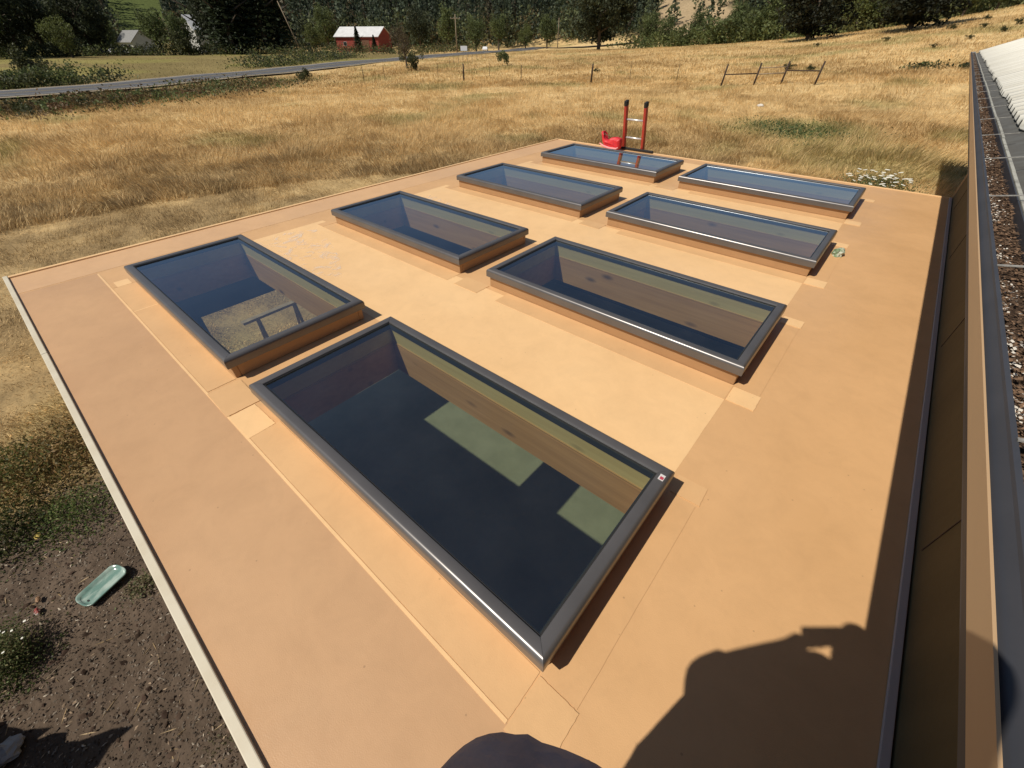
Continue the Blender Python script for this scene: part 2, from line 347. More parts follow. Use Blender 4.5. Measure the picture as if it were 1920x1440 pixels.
def build_ground():
    na, nr = 480, 330
    az = np.linspace(0, 2*np.pi, na, endpoint=False); rr = np.concatenate([[.05], .5*np.power(1400/.5, np.linspace(0, 1, nr))])
    A, R_ = np.meshgrid(az, rr); X = -1+R_*np.sin(A); Y = 1+R_*np.cos(A)
    rd, sd = road_dist(X, Y)
    Z = H(X, Y) + .05*(fbm(X*1.3, Y*1.3, 3)-.5)*sstep(0, 3, R_) + .13*sstep(9.5, 6.0, rd)
    dm = dirtmask(X, Y); Z = Z + dm*.05*(fbm(X*5, Y*5, 4)-.5)
    c, _ = ground_tint(X, Y)
    V = np.stack([X, Y, Z], -1).reshape(-1, 3); n = na; F_ = []
    i = np.arange(len(rr)-1)[:, None]*n; j = np.arange(n)[None]; j2 = (j+1) % n
    Fq = np.stack([i+j, i+n+j, i+n+j2, i+j2], -1).reshape(-1, 4)
    o = npmesh('ground', V, Fq, 4, M_GROUND, c.reshape(-1, 3), smooth=True)
    tag(o, kind='structure'); return o
build_ground()
def ribbon(name, w0, w1, dz, m, pts=None, i0=0, i1=None, dash=None):
    pts = road_c if pts is None else pts; V = []; Fq = []; n = len(pts)
    for i, p in enumerate(pts):
        t = (pts[min(i+1, n-1)]-pts[max(i-1, 0)]).normalized(); nrm = Vector((-t.y, t.x)) * -1
        zc = float(H(p.x, p.y))
        for w_ in (w0, w1):
            q = p+nrm*w_; V.append((q.x, q.y, zc+dz))
    for i in range(i0, (i1 or n)-1):
        if dash and (i % dash): continue
        Fq.append((2*i, 2*i+1, 2*i+3, 2*i+2))
    return npmesh(name, V, Fq, 4, m)
tag(ribbon('road_shoulder', -5.3, 5.3, .27, M_GRAVEL), kind='structure')
tag(ribbon('road', -ROAD_HW, ROAD_HW, .30, M_ROAD), kind='structure')
dense = catmull(road_ctl, 60)
tag(ribbon('road_edge_line_camera_side', 3.4, 3.55, .304, M_LINE, dense), kind='structure').name = 'road_edge_line'
tag(ribbon('road_edge_line', -3.55, -3.4, .304, M_LINE, dense), kind='structure')
tag(ribbon('road_centre_line', -.07, .07, .304, mat('yellow_paint', (.5, .36, .08)), dense), kind='structure')
# ------------------------------------------------------------------ grass
def blades(n, rmin, rmax, a0, a1, hgt, wid, seed, lean=.5, lie=.25, soft=0):
    g = np.random.default_rng(seed)
    r = rmin*(rmax/rmin)**g.random(n) if rmin > 0 else rmax*np.sqrt(g.random(n))
    a = np.radians(a0+(a1-a0)*g.random(n)); x = 2.4-r*np.sin(a); y = -.4+r*np.cos(a)
    # gather blades into tufts
    k = .25+.012*r; x = x+k*g.normal(size=n)*.3; y = y+k*g.normal(size=n)*.3
    c, gr = ground_tint(x, y); tf = fbm(x/(.25+.01*r), y/(.25+.01*r), 3)
    keep = g.random(n) < gr*(soft+(1-soft)*sstep(.30, .55, tf))
    x, y, r, c = x[keep], y[keep], r[keep], c[keep]; n = len(x)
    tall = (.35+.9*fbm(x/3.3+9, y/3.3, 3))*(.45+.55*sstep(8, 26, r)+.12*sstep(0, 1, x+3)*sstep(9, 11, y))
    hh = hgt*tall*(.55+.8*g.random(n)); ww = wid*(.6+.8*g.random(n))
    sw = fbm(x/2.6+33, y/2.6+12, 3)*4*np.pi                       # lodged swirls
    th = sw+g.normal(size=n)*.7; flat = sstep(.50, .62, fbm(x/2.1+60, y/2.1+7, 3))
    ln = lean*(.3+g.random(n)) + flat*2.2*lie/.25*g.random(n)
    z = H(x, y)-.02; up = hh/np.sqrt(1+ln**2); lx = np.cos(th)*up*ln; ly = np.sin(th)*up*ln
    ta = g.random(n)*np.pi; wx = np.cos(ta)*ww/2; wy = np.sin(ta)*ww/2
    V = np.zeros((n, 5, 3)); V[:, 0] = np.stack([x-wx, y-wy, z], -1); V[:, 1] = np.stack([x+wx, y+wy, z], -1)
    V[:, 2] = np.stack([x-wx*.8+lx*.4, y-wy*.8+ly*.4, z+up*.62], -1); V[:, 3] = np.stack([x+wx*.8+lx*.4, y+wy*.8+ly*.4, z+up*.62], -1)
    V[:, 4] = np.stack([x+lx, y+ly, z+up], -1)
    b = np.arange(n)[:, None]*5; T = np.concatenate([b+[0, 1, 3], b+[0, 3, 2], b+[2, 3, 4]], 0)
    jit = (.72+.56*g.random(n)**1.3)[:, None]*(1+.45*sstep(17, 8, r)[:, None]); strw = (g.random(n) < .25)[:, None]
    cc = np.where(strw & (c[:, :1] > .2), C_STRAW*1.15, c*1.12)*jit
    col = np.repeat(cc[:, None], 5, 1)
    return V.reshape(-1, 3), T, col.reshape(-1, 3)
def grass_object(name, sets, label):
    Vs, Ts, Cs, o = [], [], [], 0
    for s in sets:
        V, T, c = blades(**s); Vs.append(V); Ts.append(T+o); Cs.append(c); o += len(V)
    ob = npmesh(name, np.concatenate(Vs), np.concatenate(Ts), 3, M_GRASS, np.concatenate(Cs))
    return tag(ob, label, 'grass', kind='stuff')
grass_object('dry_grass', [
    dict(n=560000, rmin=5.0, rmax=27, a0=-12, a1=108, hgt=.15, wid=.009, seed=6, lean=1.6, lie=.6),
    dict(n=300000, rmin=7.0, rmax=26, a0=-25, a1=104, hgt=.26, wid=.009, seed=1, lean=.9, soft=.3),
    dict(n=420000, rmin=20, rmax=62, a0=-22, a1=100, hgt=.44, wid=.019, seed=2, lean=.8, soft=.6),
    dict(n=300000, rmin=55, rmax=190, a0=-22, a1=100, hgt=.36, wid=.055, seed=3, soft=.8)],
    'tall dry golden grass covering the field around the roof')
# ------------------------------------------------------------------ flat-roofed building
X0, X1, Y0, Y1 = -3.55, 3.135, -.765, 8.12
sky_org = {}
for col_, vx in (('near', 0.0), ('far', -(SL+SG))):
    for i in range(4): sky_org[(col_, i)] = (vx, i*SP)
INS = .075
def cells_mesh(z0, z1, xs_pad=0):
    """roof slab with an opening under every skylight"""
    xs = sorted({X0+.03, X1} | {round(v+e, 4) for v in (0, -(SL+SG)) for e in (INS, SL-INS)})
    ys = sorted({Y0+.03, Y1-.03} | {round(i*SP+e, 4) for i in range(4) for e in (INS, SWD-INS)})
    def hole(cx, cy):
        for (vx, vy) in sky_org.values():
            if vx < cx < vx+SL and vy < cy < vy+SWD and vx+INS-.001 < cx < vx+SL-INS+.001 and vy+INS-.001 < cy < vy+SWD-INS+.001: return True
        return False
    mb = MB(); vid = {}
    def v(x, y, z):
        k_ = (x, y, z)
        if k_ not in vid: vid[k_] = len(mb.v); mb.v.append(k_)
        return vid[k_]
    nx, ny = len(xs)-1, len(ys)-1
    solid = {(i, j): not hole((xs[i]+xs[i+1])/2, (ys[j]+ys[j+1])/2) for i in range(nx) for j in range(ny)}
    for (i, j), s in solid.items():
        if not s: continue
        a, b, c, d = xs[i], xs[i+1], ys[j], ys[j+1]
        mb.f.append((v(a,c,z1), v(b,c,z1), v(b,d,z1), v(a,d,z1))); mb.f.append((v(a,c,z0), v(a,d,z0), v(b,d,z0), v(b,c,z0)))
        for di, dj, p, q in ((-1,0,(a,d),(a,c)), (1,0,(b,c),(b,d)), (0,-1,(a,c),(b,c)), (0,1,(b,d),(a,d))):
            if not solid.get((i+di, j+dj), False):
                mb.f.append((v(*p,z0), v(*q,z0), v(*q,z1), v(*p,z1)))
    return mb
shed = empty('flat_roofed_building', (0, 0, 0))
tag(shed, 'low building with a flat tan membrane roof carrying two rows of skylights', 'building')
cells_mesh(RZ-.012, RZ).build('roof_membrane', M_ROOF, shed)
cells_mesh(RZ-.26, RZ-.016).build('roof_deck', M_WOOD2, shed)
# walls
W = MB()
W.box((X0+.10, Y0+.10, -.02), (X1, Y0+.24, RZ-.265))
W.box((X0+.10, Y1-.24, -.02), (X1, Y1-.10, RZ-.265))
W.box((X0+.10, Y0+.245, -.02), (X0+.24, .45, RZ-.265)); W.box((X0+.10, 2.9, -.02), (X0+.24, Y1-.245, RZ-.265))
W.box((X0+.10, .452, 1.95), (X0+.24, 2.898, RZ-.265)); 
W.build('wall', M_OLIVE, shed)
MB().box((X0+.25, Y0+.25, .0), (X1-.01, Y1-.25, .03)).build('floor', M_FLOOR, shed)
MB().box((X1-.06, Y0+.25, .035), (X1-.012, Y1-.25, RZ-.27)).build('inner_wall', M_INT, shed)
# joists under the deck between the openings
for jx in (-2.9, -.17, 1.1, 2.5):
    pass
# front and side edge trims, one length each side of the seam
def trim(name, a, b, m, bev=.004): return MB().box(a, b).build(name, m, shed, bevel=bev)
trim('edge_trim', (X0-.012, Y0, RZ-.10), (-1.672, Y0+.034, RZ+.018), M_CREAM)
trim('edge_trim', (-1.669, Y0+.0005, RZ-.10), (X1, Y0+.0345, RZ+.0175), M_CREAM)
trim('edge_trim', (X0-.012, Y0+.036, RZ-.10), (X0+.032, Y1, RZ+.014), M_ROOF2)
trim('edge_trim', (X0+.034, Y1-.028, RZ-.10), (X1, Y1+.012, RZ+.008), M_ROOF2)
# overlapping membrane sheets and the loose flashing pieces round the curbs
def sheet(name, x0, y0, x1, y1, m, z=.0045, t=.0012, skew=0, ang=0):
    z = z*.20
    """thin sheet with slightly wavy edges and corners"""
    n = 14; P = []
    for k in range(n): P.append((x0+(x1-x0)*k/n, y0))
    for k in range(n): P.append((x1, y0+(y1-y0)*k/n))
    for k in range(n): P.append((x1-(x1-x0)*k/n, y1))
    for k in range(n): P.append((x0, y1-(y1-y0)*k/n))
    cx, cy = (x0+x1)/2, (y0+y1)/2; amp = min(.0022, .012*min(x1-x0, y1-y0))
    q = []
    for (x, y) in P:
        x += random.uniform(-amp, amp)*.6; y += random.uniform(-amp, amp)*.6
        dx, dy = x-cx, y-cy; q.append((cx+dx*math.cos(ang)-dy*math.sin(ang), cy+dx*math.sin(ang)+dy*math.cos(ang)))
    N = len(q); mb = MB(); mb.add([(x, y, RZ+z) for x, y in q]+[(x, y, RZ+.0002) for x, y in q], [tuple(range(N))]+[(i, i+N, (i+1) % N+N, (i+1) % N) for i in range(N)])
    return mb.build(name, m, shed)
sheet('membrane_strip', X0+.036, Y0+.04, X0+.50, Y1-.03, M_ROOFP, z=.0065)            # band along the left edge
sheet('membrane_sheet', X0+.52, Y0+.04, X1-.9, -.165, M_ROOFL, z=.004)
# lighter sheets laid between the rows of skylights
for i in range(4):
    ya, yb = i*SP+SWD+.035, (i+1)*SP-.035
    if i == 3: yb = Y1-.34
    sheet('membrane_sheet', -(SL+SG)-.20, ya, SL-.02, yb, M_ROOF2, z=.0048)
for (c_, i), (vx, vy) in sky_org.items():
    z_ = .0128; z2 = .0175
    sheet('flashing_strip', vx+(.24 if c_ == 'near' else .0), vy-.155, vx+SL-.02, vy+.017, M_ROOF3, z=z_)
    if c_ == 'near':
        sheet('flashing_strip', vx+SL-.017, vy+.012, vx+SL+.14, vy+SWD, M_ROOF, z=z_-.0008)
        m_ = M_ROOF3 if i == 0 else M_ROOF2
        sheet('corner_patch', vx+SL-.015, vy-(.185 if i == 0 else .15), vx+SL+.15, vy+.008, m_, z=z2, ang=random.uniform(-.03, .03))
        sheet('corner_patch', vx+SL+.005, vy+SWD+.012, vx+SL+.15, vy+SWD+.135, m_, z=z2, ang=random.uniform(-.04, .04))
        if i == 0:
            sheet('corner_patch', -.02, -.165, .24, -.01, M_ROOF2, z=z2+.001, ang=.02); sheet('corner_patch', -.335, -.17, -.03, .03, M_ROOF3, z=z2+.004, ang=-.02)
        else: sheet('corner_patch', vx-.26, vy-.16, vx+.02, vy+.01, M_ROOF3, z=z2+.001, ang=random.uniform(-.05, .05))
    else:
        sheet('flashing_strip', vx-.12, vy-.15, vx-.005, vy+SWD+.02, M_ROOF, z=z_-.0008)
sheet('seam_strip', X0+.55, -.172, SL-.02, -.158, M_ROOF2, z=.0125)
sheet('seam_strip', -SL-SG+.62, -.155, -SL-SG+.634, .015, M_ROOF2, z=.0165)
sheet('seam_strip', -SL-SG-.14, -.12, -SL-SG+.0, -.01, M_ROOF2, z=.0165)
# wrinkles: thin raised ridges in the membrane near the curbs
def wrinkle(p, q, r_, name='membrane_wrinkle'):
    p = Vector((*p, RZ+.006)); q = Vector((*q, RZ+.006)); pts = []
    for k in range(7):
        t = k/6; s = p.lerp(q, t); pts.append((s.x+random.uniform(-.006, .006), s.y+random.uniform(-.006, .006), s.z-.0035+.0012*math.sin(math.pi*t)))
    rr = [r_*(.2+math.sin(math.pi*k/6)) for k in range(7)]
    MB().tube(pts, rr, 6).build(name, M_ROOF2, shed, smooth=True)
# chalky residue patch beside the second skylight of the left column
res = mat('chalky_residue', (.78, .68, .55), rough=.7)
n = res.node_tree.nodes; L = res.node_tree.links; bs = n['Principled BSDF']; nz = n.new('ShaderNodeTexNoise'); nz.inputs['Scale'].default_value = 7; nz.inputs['Detail'].default_value = 8; nz.inputs['Distortion'].default_value = 1.5
tc = n['Texture Coordinate']; L.new(tc.outputs['Object'], nz.inputs[0]); mr = n.new('ShaderNodeMapRange'); mr.inputs[1].default_value = .5; mr.inputs[2].default_value = .66; mr.inputs[4].default_value = .55; L.new(nz.outputs[0], mr.inputs[0]); L.new(mr.outputs[0], bs.inputs['Alpha'])
mb = MB(); pts = [(-2.62+.0, 1.12), (-2.1, 1.10), (-1.5, 1.13), (-1.15, 1.30), (-1.6, 1.55), (-2.1, 1.72), (-2.5, 1.8), (-2.66, 1.5)]
mb.add([(x, y, RZ+.0030) for x, y in pts], [tuple(range(len(pts)))]); mb.build('chalky_residue', res, shed)
mb = MB(); pts = [(-2.6, 3.12), (-2.1, 3.10), (-1.5, 3.13), (-1.4, 3.30), (-2.1, 3.5), (-2.5, 3.6)]
mb.add([(x, y, RZ+.0030) for x, y in pts], [tuple(range(len(pts)))]); mb.build('chalky_residue', res, shed)
# things hanging on the near inner wall (edge of a beam and a light strip seen through the glass)
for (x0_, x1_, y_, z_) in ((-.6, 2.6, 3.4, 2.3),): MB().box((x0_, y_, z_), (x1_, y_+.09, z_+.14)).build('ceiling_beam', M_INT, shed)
# ------------------------------------------------------------------ skylights
M_GASK = mat('dark_inner_frame', (.05, .052, .055), rough=.5)
def make_skylight():
    root = empty('skylight', (0, 0, 0))
    prof = [(.016, -.074), (0, -.070), (0, -.026)]
    for k in range(1, 7):
        t = math.pi/2*k/6; prof.append((.022-.022*math.cos(t), -.026+.024*math.sin(t)))
    prof += [(.050, -.003), (.060, -.006), (.064, -.014), (.064, -.03), (.03, -.05)]
    P = len(prof); mb = MB()
    rect = [(0, 0, 1, 1), (SL, 0, -1, 1), (SL, SWD, -1, -1), (0, SWD, 1, -1)]
    for (cx, cy, sx, sy) in rect:
        mb.v += [(cx+sx*a, cy+sy*a, z) for a, z in prof]
    # four separately mitred lengths so that the joint reads as a fine line
    mb2 = MB()
    for s in range(4):
        A = mb.v[s*P:(s+1)*P]; B = mb.v[((s+1) % 4)*P:((s+1) % 4+1)*P]
        d = (Vector(B[0])-Vector(A[0])).normalized()*.0007
        A = [tuple(Vector(p)+d) for p in A]; B = [tuple(Vector(p)-d) for p in B]
        base = len(mb2.v); mb2.v += A+B
        for k in range(P-1): mb2.f.append((base+k, base+k+1, base+P+k+1, base+P+k))
        mb2.f.append((base+P-1, base, base+P, base+2*P-1))
        mb2.f.append(tuple(base+k for k in range(P))); mb2.f.append(tuple(base+P+k for k in range(P))[::-1])
    f = mb2.build('frame', M_FRAME, root)
    for p in f.data.polygons: p.use_smooth = len(p.vertices) == 4
    m = f.modifiers.new('e', 'EDGE_SPLIT'); m.split_angle = math.radians(40)
    g = MB().add([(.05, .05, -.019), (SL-.05, .05, -.019), (SL-.05, SWD-.05, -.019), (.05, SWD-.05, -.019)], [(0, 1, 2, 3)]).build('glass_pane', M_GLASS, root)
    # black gasket line round the pane
    q = MB(); a = .064; b_ = .070
    for (ax, ay, bx, by) in ((a, a, SL-a, b_), (a, SWD-b_, SL-a, SWD-a), (a, b_, b_, SWD-b_), (SL-b_, b_, SL-a, SWD-b_)): q.box((ax+.0003, ay+.0003, -.0185), (bx-.0003, by-.0003, -.0145))
    q.build('gasket', M_BLACK, root)
    q = MB(); a, b_, z0, z1 = .0645, .0745, -.058, -.0195
    for (ax, ay, bx, by) in ((a, a, SL-a, b_), (a, SWD-b_, SL-a, SWD-a), (a, b_, b_, SWD-b_), (SL-b_, b_, SL-a, SWD-b_)): q.box((ax, ay, z0), (bx, by, z1))
    q.build('inner_frame', M_GASK, root)
    zc = RZ-FT
    c = MB(); o, i = .022, .060
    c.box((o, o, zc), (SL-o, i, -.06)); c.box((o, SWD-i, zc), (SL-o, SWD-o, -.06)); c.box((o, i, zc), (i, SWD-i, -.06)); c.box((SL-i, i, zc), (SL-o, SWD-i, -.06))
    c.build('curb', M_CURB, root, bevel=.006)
    # board lining of the shaft: an upper and a lower course on each side
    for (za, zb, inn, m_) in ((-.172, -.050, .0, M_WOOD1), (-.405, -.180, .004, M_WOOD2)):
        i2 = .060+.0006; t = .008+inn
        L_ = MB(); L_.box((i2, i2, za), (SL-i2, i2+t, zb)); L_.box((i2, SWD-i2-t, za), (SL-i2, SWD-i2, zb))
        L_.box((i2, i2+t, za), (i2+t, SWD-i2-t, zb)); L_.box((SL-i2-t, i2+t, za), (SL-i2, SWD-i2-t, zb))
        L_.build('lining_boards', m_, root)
    return root
def copy_tree(o, parent=None):
    c = o.copy(); SC.collection.objects.link(c); c.parent = parent
    for ch in list(o.children): copy_tree(ch, c)
    return c
SKY_LABEL = {
 ('near', 0): 'biggest-looking skylight in the foreground with a red and white sticker on its frame corner',
 ('near', 1): 'long grey-framed skylight second from the front in the row nearer the gutter wall',
 ('near', 2): 'grey-framed skylight with the crumpled green rag beside its right end',
 ('near', 3): 'far right skylight, the closest to the white daisies',
 ('far', 0): 'dark blue skylight at the front left corner, a bench showing through its glass',
 ('far', 1): 'skylight second from the front on the grass side, behind the chalky patch',
 ('far', 2): 'skylight third from the front on the grass side, before the ladder one',
 ('far', 3): 'farthest left skylight reflecting the red ladder in its glass'}
proto = make_skylight(); first = True
for kk, (vx, vy) in sky_org.items():
    s = proto if first else copy_tree(proto); first = False
    s.location = (vx, vy, FT); tag(s, SKY_LABEL[kk], 'skylight', 'skylights in two rows on the tan roof')
st = MB().box((2.138, .93, -.0015), (2.163, .965, .0012)).build('sticker', mat('white_sticker', (.62, .60, .58), rough=.4), proto)
MB().box((2.144, .934, .0014), (2.160, .951, .0022)).build('sticker_mark', mat('red_ink', (.45, .06, .09), rough=.4), st)
# small clip knobs on two frames
# ------------------------------------------------------------------ rag on the roof by the third skylight
def crumple(name, loc, size, m, seed, parent=None, flat=.5, sub=3):
    bm = bmesh.new(); bmesh.ops.create_icosphere(bm, subdivisions=sub, radius=1); r = random.Random(seed)
    off = [Vector((r.uniform(-3, 3), r.uniform(-3, 3), r.uniform(-3, 3))) for _ in range(3)]
    from mathutils import noise
    for v in bm.verts:
        k = 1+.35*noise.noise(v.co*1.6+off[0])+.25*noise.noise(v.co*3.7+off[1])+.14*noise.noise(v.co*8+off[2])
        v.co = Vector((v.co.x*k*size[0], v.co.y*k*size[1], max(-.25, v.co.z)*k*size[2]))
    me = bpy.data.meshes.new(name); bm.to_mesh(me); bm.free(); me.materials.append(m)
    o = bpy.data.objects.new(name, me); SC.collection.objects.link(o); o.location = loc
    if parent: o.parent = parent
    return o
rg = crumple('rag', (2.285, 4.88, RZ+.015), (.050, .070, .055), mat('green_rag', (.16, .24, .13), rough=.9, col2=(.50, .52, .42), noise=(16, 4, .42, .58)), 4)
tag(rg, 'small crumpled green and white rag at the right end of a skylight', 'rag')
# ------------------------------------------------------------------ main house on the right: wall, eave, gutter, ribbed roof
house = empty('main_house', (3.14, 0, 0))
tag(house, 'taller main house with olive siding and a white ribbed metal roof along the right side', 'house')
hx = lambda a: a-3.14
YN, YF = -1.6, 25.0
EZ = CAM.z-.466            # gutter lip height
MB().box((hx(3.14), YN, -.05), (hx(3.26), 8.13, CAM.z-.46)).build('siding', M_OLIVE, house)
for k in range(5):
    y_ = -.55+k*1.95
    if y_ < 8.1: MB().box((hx(3.1365), y_-.0025, RZ+.06), (hx(3.1395), y_+.0025, CAM.z-.6)).build('siding_joint', M_POST, house)
MB().box((hx(3.104), Y0+.04, RZ+.004), (hx(3.133), 8.095, RZ+.016)).build('wall_flashing', M_GREYTRIM, house, bevel=.003)
MB().box((hx(3.13), 8.10, -.05), (hx(3.145), 8.135, CAM.z-.6)).build('corner_board', M_TAN, house)
# fascia and boxed soffit
MB().box((hx(2.660), YN, CAM.z-.518), (hx(2.6635), YF, CAM.z-.479)).build('fascia', M_TAN, house)
MB().box((hx(2.6638), YN, CAM.z-.5175), (hx(3.139), YF, CAM.z-.509)).build('soffit', M_TAN, house)
# roof: a dark strip above the gutter, then the ribbed metal
GB = 2.77; SLP = .384
def roofz(x): return CAM.z-.525+SLP*(x-GB)
mb = MB(); xa, xb = GB+.004, 2.93
mb.add([(hx(xa), YN, roofz(xa)), (hx(xb), YN, roofz(xb)), (hx(xb), YF, roofz(xb)), (hx(xa), YF, roofz(xa)), (hx(xa), YN, roofz(xa)-.012), (hx(xb), YN, roofz(xb)-.012), (hx(xb), YF, roofz(xb)-.012), (hx(xa), YF, roofz(xa)-.012)],
       [(0,1,2,3),(7,6,5,4),(0,4,5,1),(1,5,6,2),(2,6,7,3),(3,7,4,0)])
mb.build('roof_edge_strip', M_DARKSTRIP, house)
# ribbed sheet
ys = []; y_ = YN; pitch = .26
prof = [(0, 0), (.35, 0), (.42, .034), (.68, .034), (.75, 0)]
while y_ < YF:
    for t, z in prof: ys.append((y_+t*pitch, z))
    y_ += pitch
ys = [(min(y, YF), z) for y, z in ys]
xr = [2.885, 3.6, 4.5, 5.4, 6.3]; V = []; Fq = []
for xi, x in enumerate(xr):
    for k, (y, z) in enumerate(ys):
        x2 = x + (.012*(math.sin(int((y-YN)/.81)*2.3)) if xi == 0 else 0)
        V.append((hx(x2), y, roofz(x)+z+.018))
n = len(ys)
for i in range(len(xr)-1):
    for k in range(n-1): Fq.append((i*n+k, (i+1)*n+k, (i+1)*n+k+1, i*n+k+1))
ro = npmesh('roof', np.array(V), np.array(Fq), 4, M_WHITE, parent=house)
so_ = ro.modifiers.new('s', 'SOLIDIFY'); so_.thickness = .006; so_.offset = -1
zr = roofz(6.3)+.018
mb = MB(); mb.add([(hx(6.3), YN, zr), (hx(9.8), YN, zr-SLP*3.5), (hx(9.8), YF, zr-SLP*3.5), (hx(6.3), YF, zr)], [(0, 1, 2, 3)]); mb.build('roof', M_WHITE, house)
MB().box((hx(6.2), YN, zr), (hx(6.4), YF, zr+.05)).build('roof_ridge', M_WHITE, house)
mb = MB(); mb.add([(hx(2.99), YF-.15, roofz(2.99)-.1), (hx(6.3), YF-.15, roofz(6.3)-.1), (hx(9.6), YF-.15, roofz(2.99)-.1), (hx(9.6), YF-.15, CAM.z-.6), (hx(2.99), YF-.15, CAM.z-.6)], [(0, 1, 2, 3, 4)]); mb.build('gable_board', M_TAN, house)
MB().box((hx(9.3), YN, -.05), (hx(9.42), YF, CAM.z-.6)).build('siding', M_OLIVE, house)
MB().box((hx(3.262), 8.0, -.05), (hx(9.29), 8.12, CAM.z-.57)).build('siding', M_OLIVE, house)
for yy in (12.5, 16.8, 21.0, 24.6): MB().box((hx(6.2), yy, -.05), (hx(6.32), yy+.12, CAM.z-.2)).build('porch_post', M_TAN, house, bevel=.006)
# gutter: K-shaped trough with front face, floor and back, its own thing
gut = empty('gutter', (2.66, 0, EZ)); tag(gut, 'long dark grey rain gutter full of leaf litter along the eave of the white-roofed house', 'gutter')
gp = [(.108, .0), (.108, -.075), (.002, -.075), (.002, -.020), (.0145, -.002), (.016, .003), (.024, .003), (.024, -.001), (.0175, -.004), (.006, -.022), (.006, -.071), (.104, -.071), (.104, .0)]
mb = MB(); n = len(gp)
for y_ in (YN, YF): mb.v += [(x+.0045, y_, z) for x, z in gp]
for k in range(n): mb.f.append((k, (k+1) % n, n+(k+1) % n, n+k))
mb.f.append(tuple(range(n))); mb.f.append(tuple(range(n, 2*n))[::-1]); mb.build('trough', M_GUT, gut)
# outer front face, tilted outward
MB().add([(.0, YN, -.048), (.0, YF, -.048), (-.003, YF, .004), (-.003, YN, .004)], [(0, 1, 2, 3)])
# pale back lip in short wandering lengths
y_ = YN; k = 0
while y_ < YF-.1:
    l_ = min(1.05, YF-y_); o = random.uniform(-.003, .003)
    MB().box((.118+o, y_+.004, -.012), (.131+o, y_+l_-.004, .002)).build('back_lip', M_PALE, gut, bevel=.002); y_ += l_; k += 1
MB().box((.004, YF-.004, -.075), (.115, YF+.001, .002)).build('end_cap', M_ALU, gut)
for k in range(31):
    y_ = .42+k*.80
    if y_ > YF-.3: break
    MB().bar((.026, y_, .005), (.178, y_+.012, .032), .007, .003).build('hanger_strap', M_STRAP, gut)
# litter heaped in the trough
g = np.random.default_rng(5); nx_, ny_ = 9, 900
X_, Y_ = np.meshgrid(np.linspace(.020, .106, nx_), np.linspace(YN+.01, YF-.01, ny_))
Z_ = -.036+.022*fbm(X_*14+3, Y_*5, 3)-.01+.006*g.random(X_.shape)
V = np.stack([2.666+X_, Y_, EZ+Z_], -1).reshape(-1, 3); i = np.arange(ny_-1)[:, None]*nx_; j = np.arange(nx_-1)[None]
lit = npmesh('leaf_litter', V, np.stack([i+j, i+j+1, i+nx_+j+1, i+nx_+j], -1).reshape(-1, 4), 4, M_DEBRIS, smooth=False)
tag(lit, 'dark brown leaf litter lying in the gutter', 'leaf litter', kind='stuff')
# leaves, twigs and white seed fluff on top
def scatter_bits(name, n, size, m, xr_, pick, seed, label, cat, flat=.4, stretch=1):
    g = np.random.default_rng(seed); y = YN+(YF-YN)*g.random(n)**1.8; x = xr_[0]+(xr_[1]-xr_[0])*g.random(n)
    k = pick(x, y) > g.random(n); x, y = x[k], y[k]; n = len(x); s = size*(.4+1.0*g.random(n)); a = g.random(n)*6.28
    z = EZ-.034+.02*g.random(n)
    ux, uy = np.cos(a)*s*stretch, np.sin(a)*s*stretch; vx_, vy_ = -np.sin(a)*s, np.cos(a)*s; t = (g.random(n)-.5)*s*flat*2
    P = lambda i_, j_, dz: np.stack([x+i_*ux+j_*vx_, y+i_*uy+j_*vy_, z+dz], -1)
    V = np.stack([P(-.5, -.5, -t), P(.5, -.5, t), P(.5, .5, t*.6+s*.2), P(-.5, .5, -t*.5+s*.25)], 1).reshape(-1, 3)
    return tag(npmesh(name, V, np.arange(n*4).reshape(-1, 4), 4, m), label, cat, kind='stuff')
scatter_bits('dead_leaves', 34000, .0048, mat('dead_leaf', (.20, .12, .07), rough=.9, col2=(.08, .05, .03), noise=(40, 3, .4, .6)), (2.682, 2.765), lambda x, y: .5+.5*vn(x*30, y*3), 8, 'small dead leaves on the gutter litter', 'dead leaves', stretch=1.6)
scatter_bits('seed_fluff', 30000, .0042, M_FLUFF, (2.690, 2.762), lambda x, y: sstep(.44, .56, fbm(x*18, y*7, 3))*(.1+.9*sstep(2.745, 2.705, x))*(.35+.65*sstep(3.5, 0, y)), 9, 'white seed fluff caught along the front of the gutter', 'seed fluff')
# ------------------------------------------------------------------ ladder and standoff at the far edge
lad = empty('ladder', (-1.76, Y1+.05, 0)); tag(lad, 'orange-red extension ladder with metal rungs standing past the far roof edge', 'ladder')
tilt = .26
def lp(x, s): return (x, .62*(1-s/2.83)*1.0, s) if s < RZ else (x, .62*(1-s/2.83), s)
for sx in (-.20, .20):
    a, b = Vector(lp(sx, .02)), Vector(lp(sx, RZ+.80))
    rb = MB(); rb.bar(a, b, .045, .085, up=(0, 1, .2)); rb.build('rail', M_RED, lad, bevel=.004)
    t = MB(); e = Vector(lp(sx, RZ+.80)); e0 = Vector(lp(sx, RZ+.73)); t.bar(e0, e+Vector((0, -.002, .012)), .053, .093, up=(0, 1, .2)); t.build('rail_cap', M_BLACK, lad, bevel=.006)
for k in range(12):
    s = .31+.305*k - .02
    if s < RZ+.7: MB().tube([lp(-.195, s), lp(.195, s)], .017, 10).build('rung', M_ALU, lad, smooth=True)
sb = MB().box((-1.98, Y1-.055, RZ+.012), (-1.30, Y1-.012, RZ+.045)).build('crossbar', M_BLACK, lad, bevel=.006); sb.parent = None; sb.location = (0, 0, 0)
tag(sb, 'dark bar lying across the far roof edge at the ladder', 'bar')
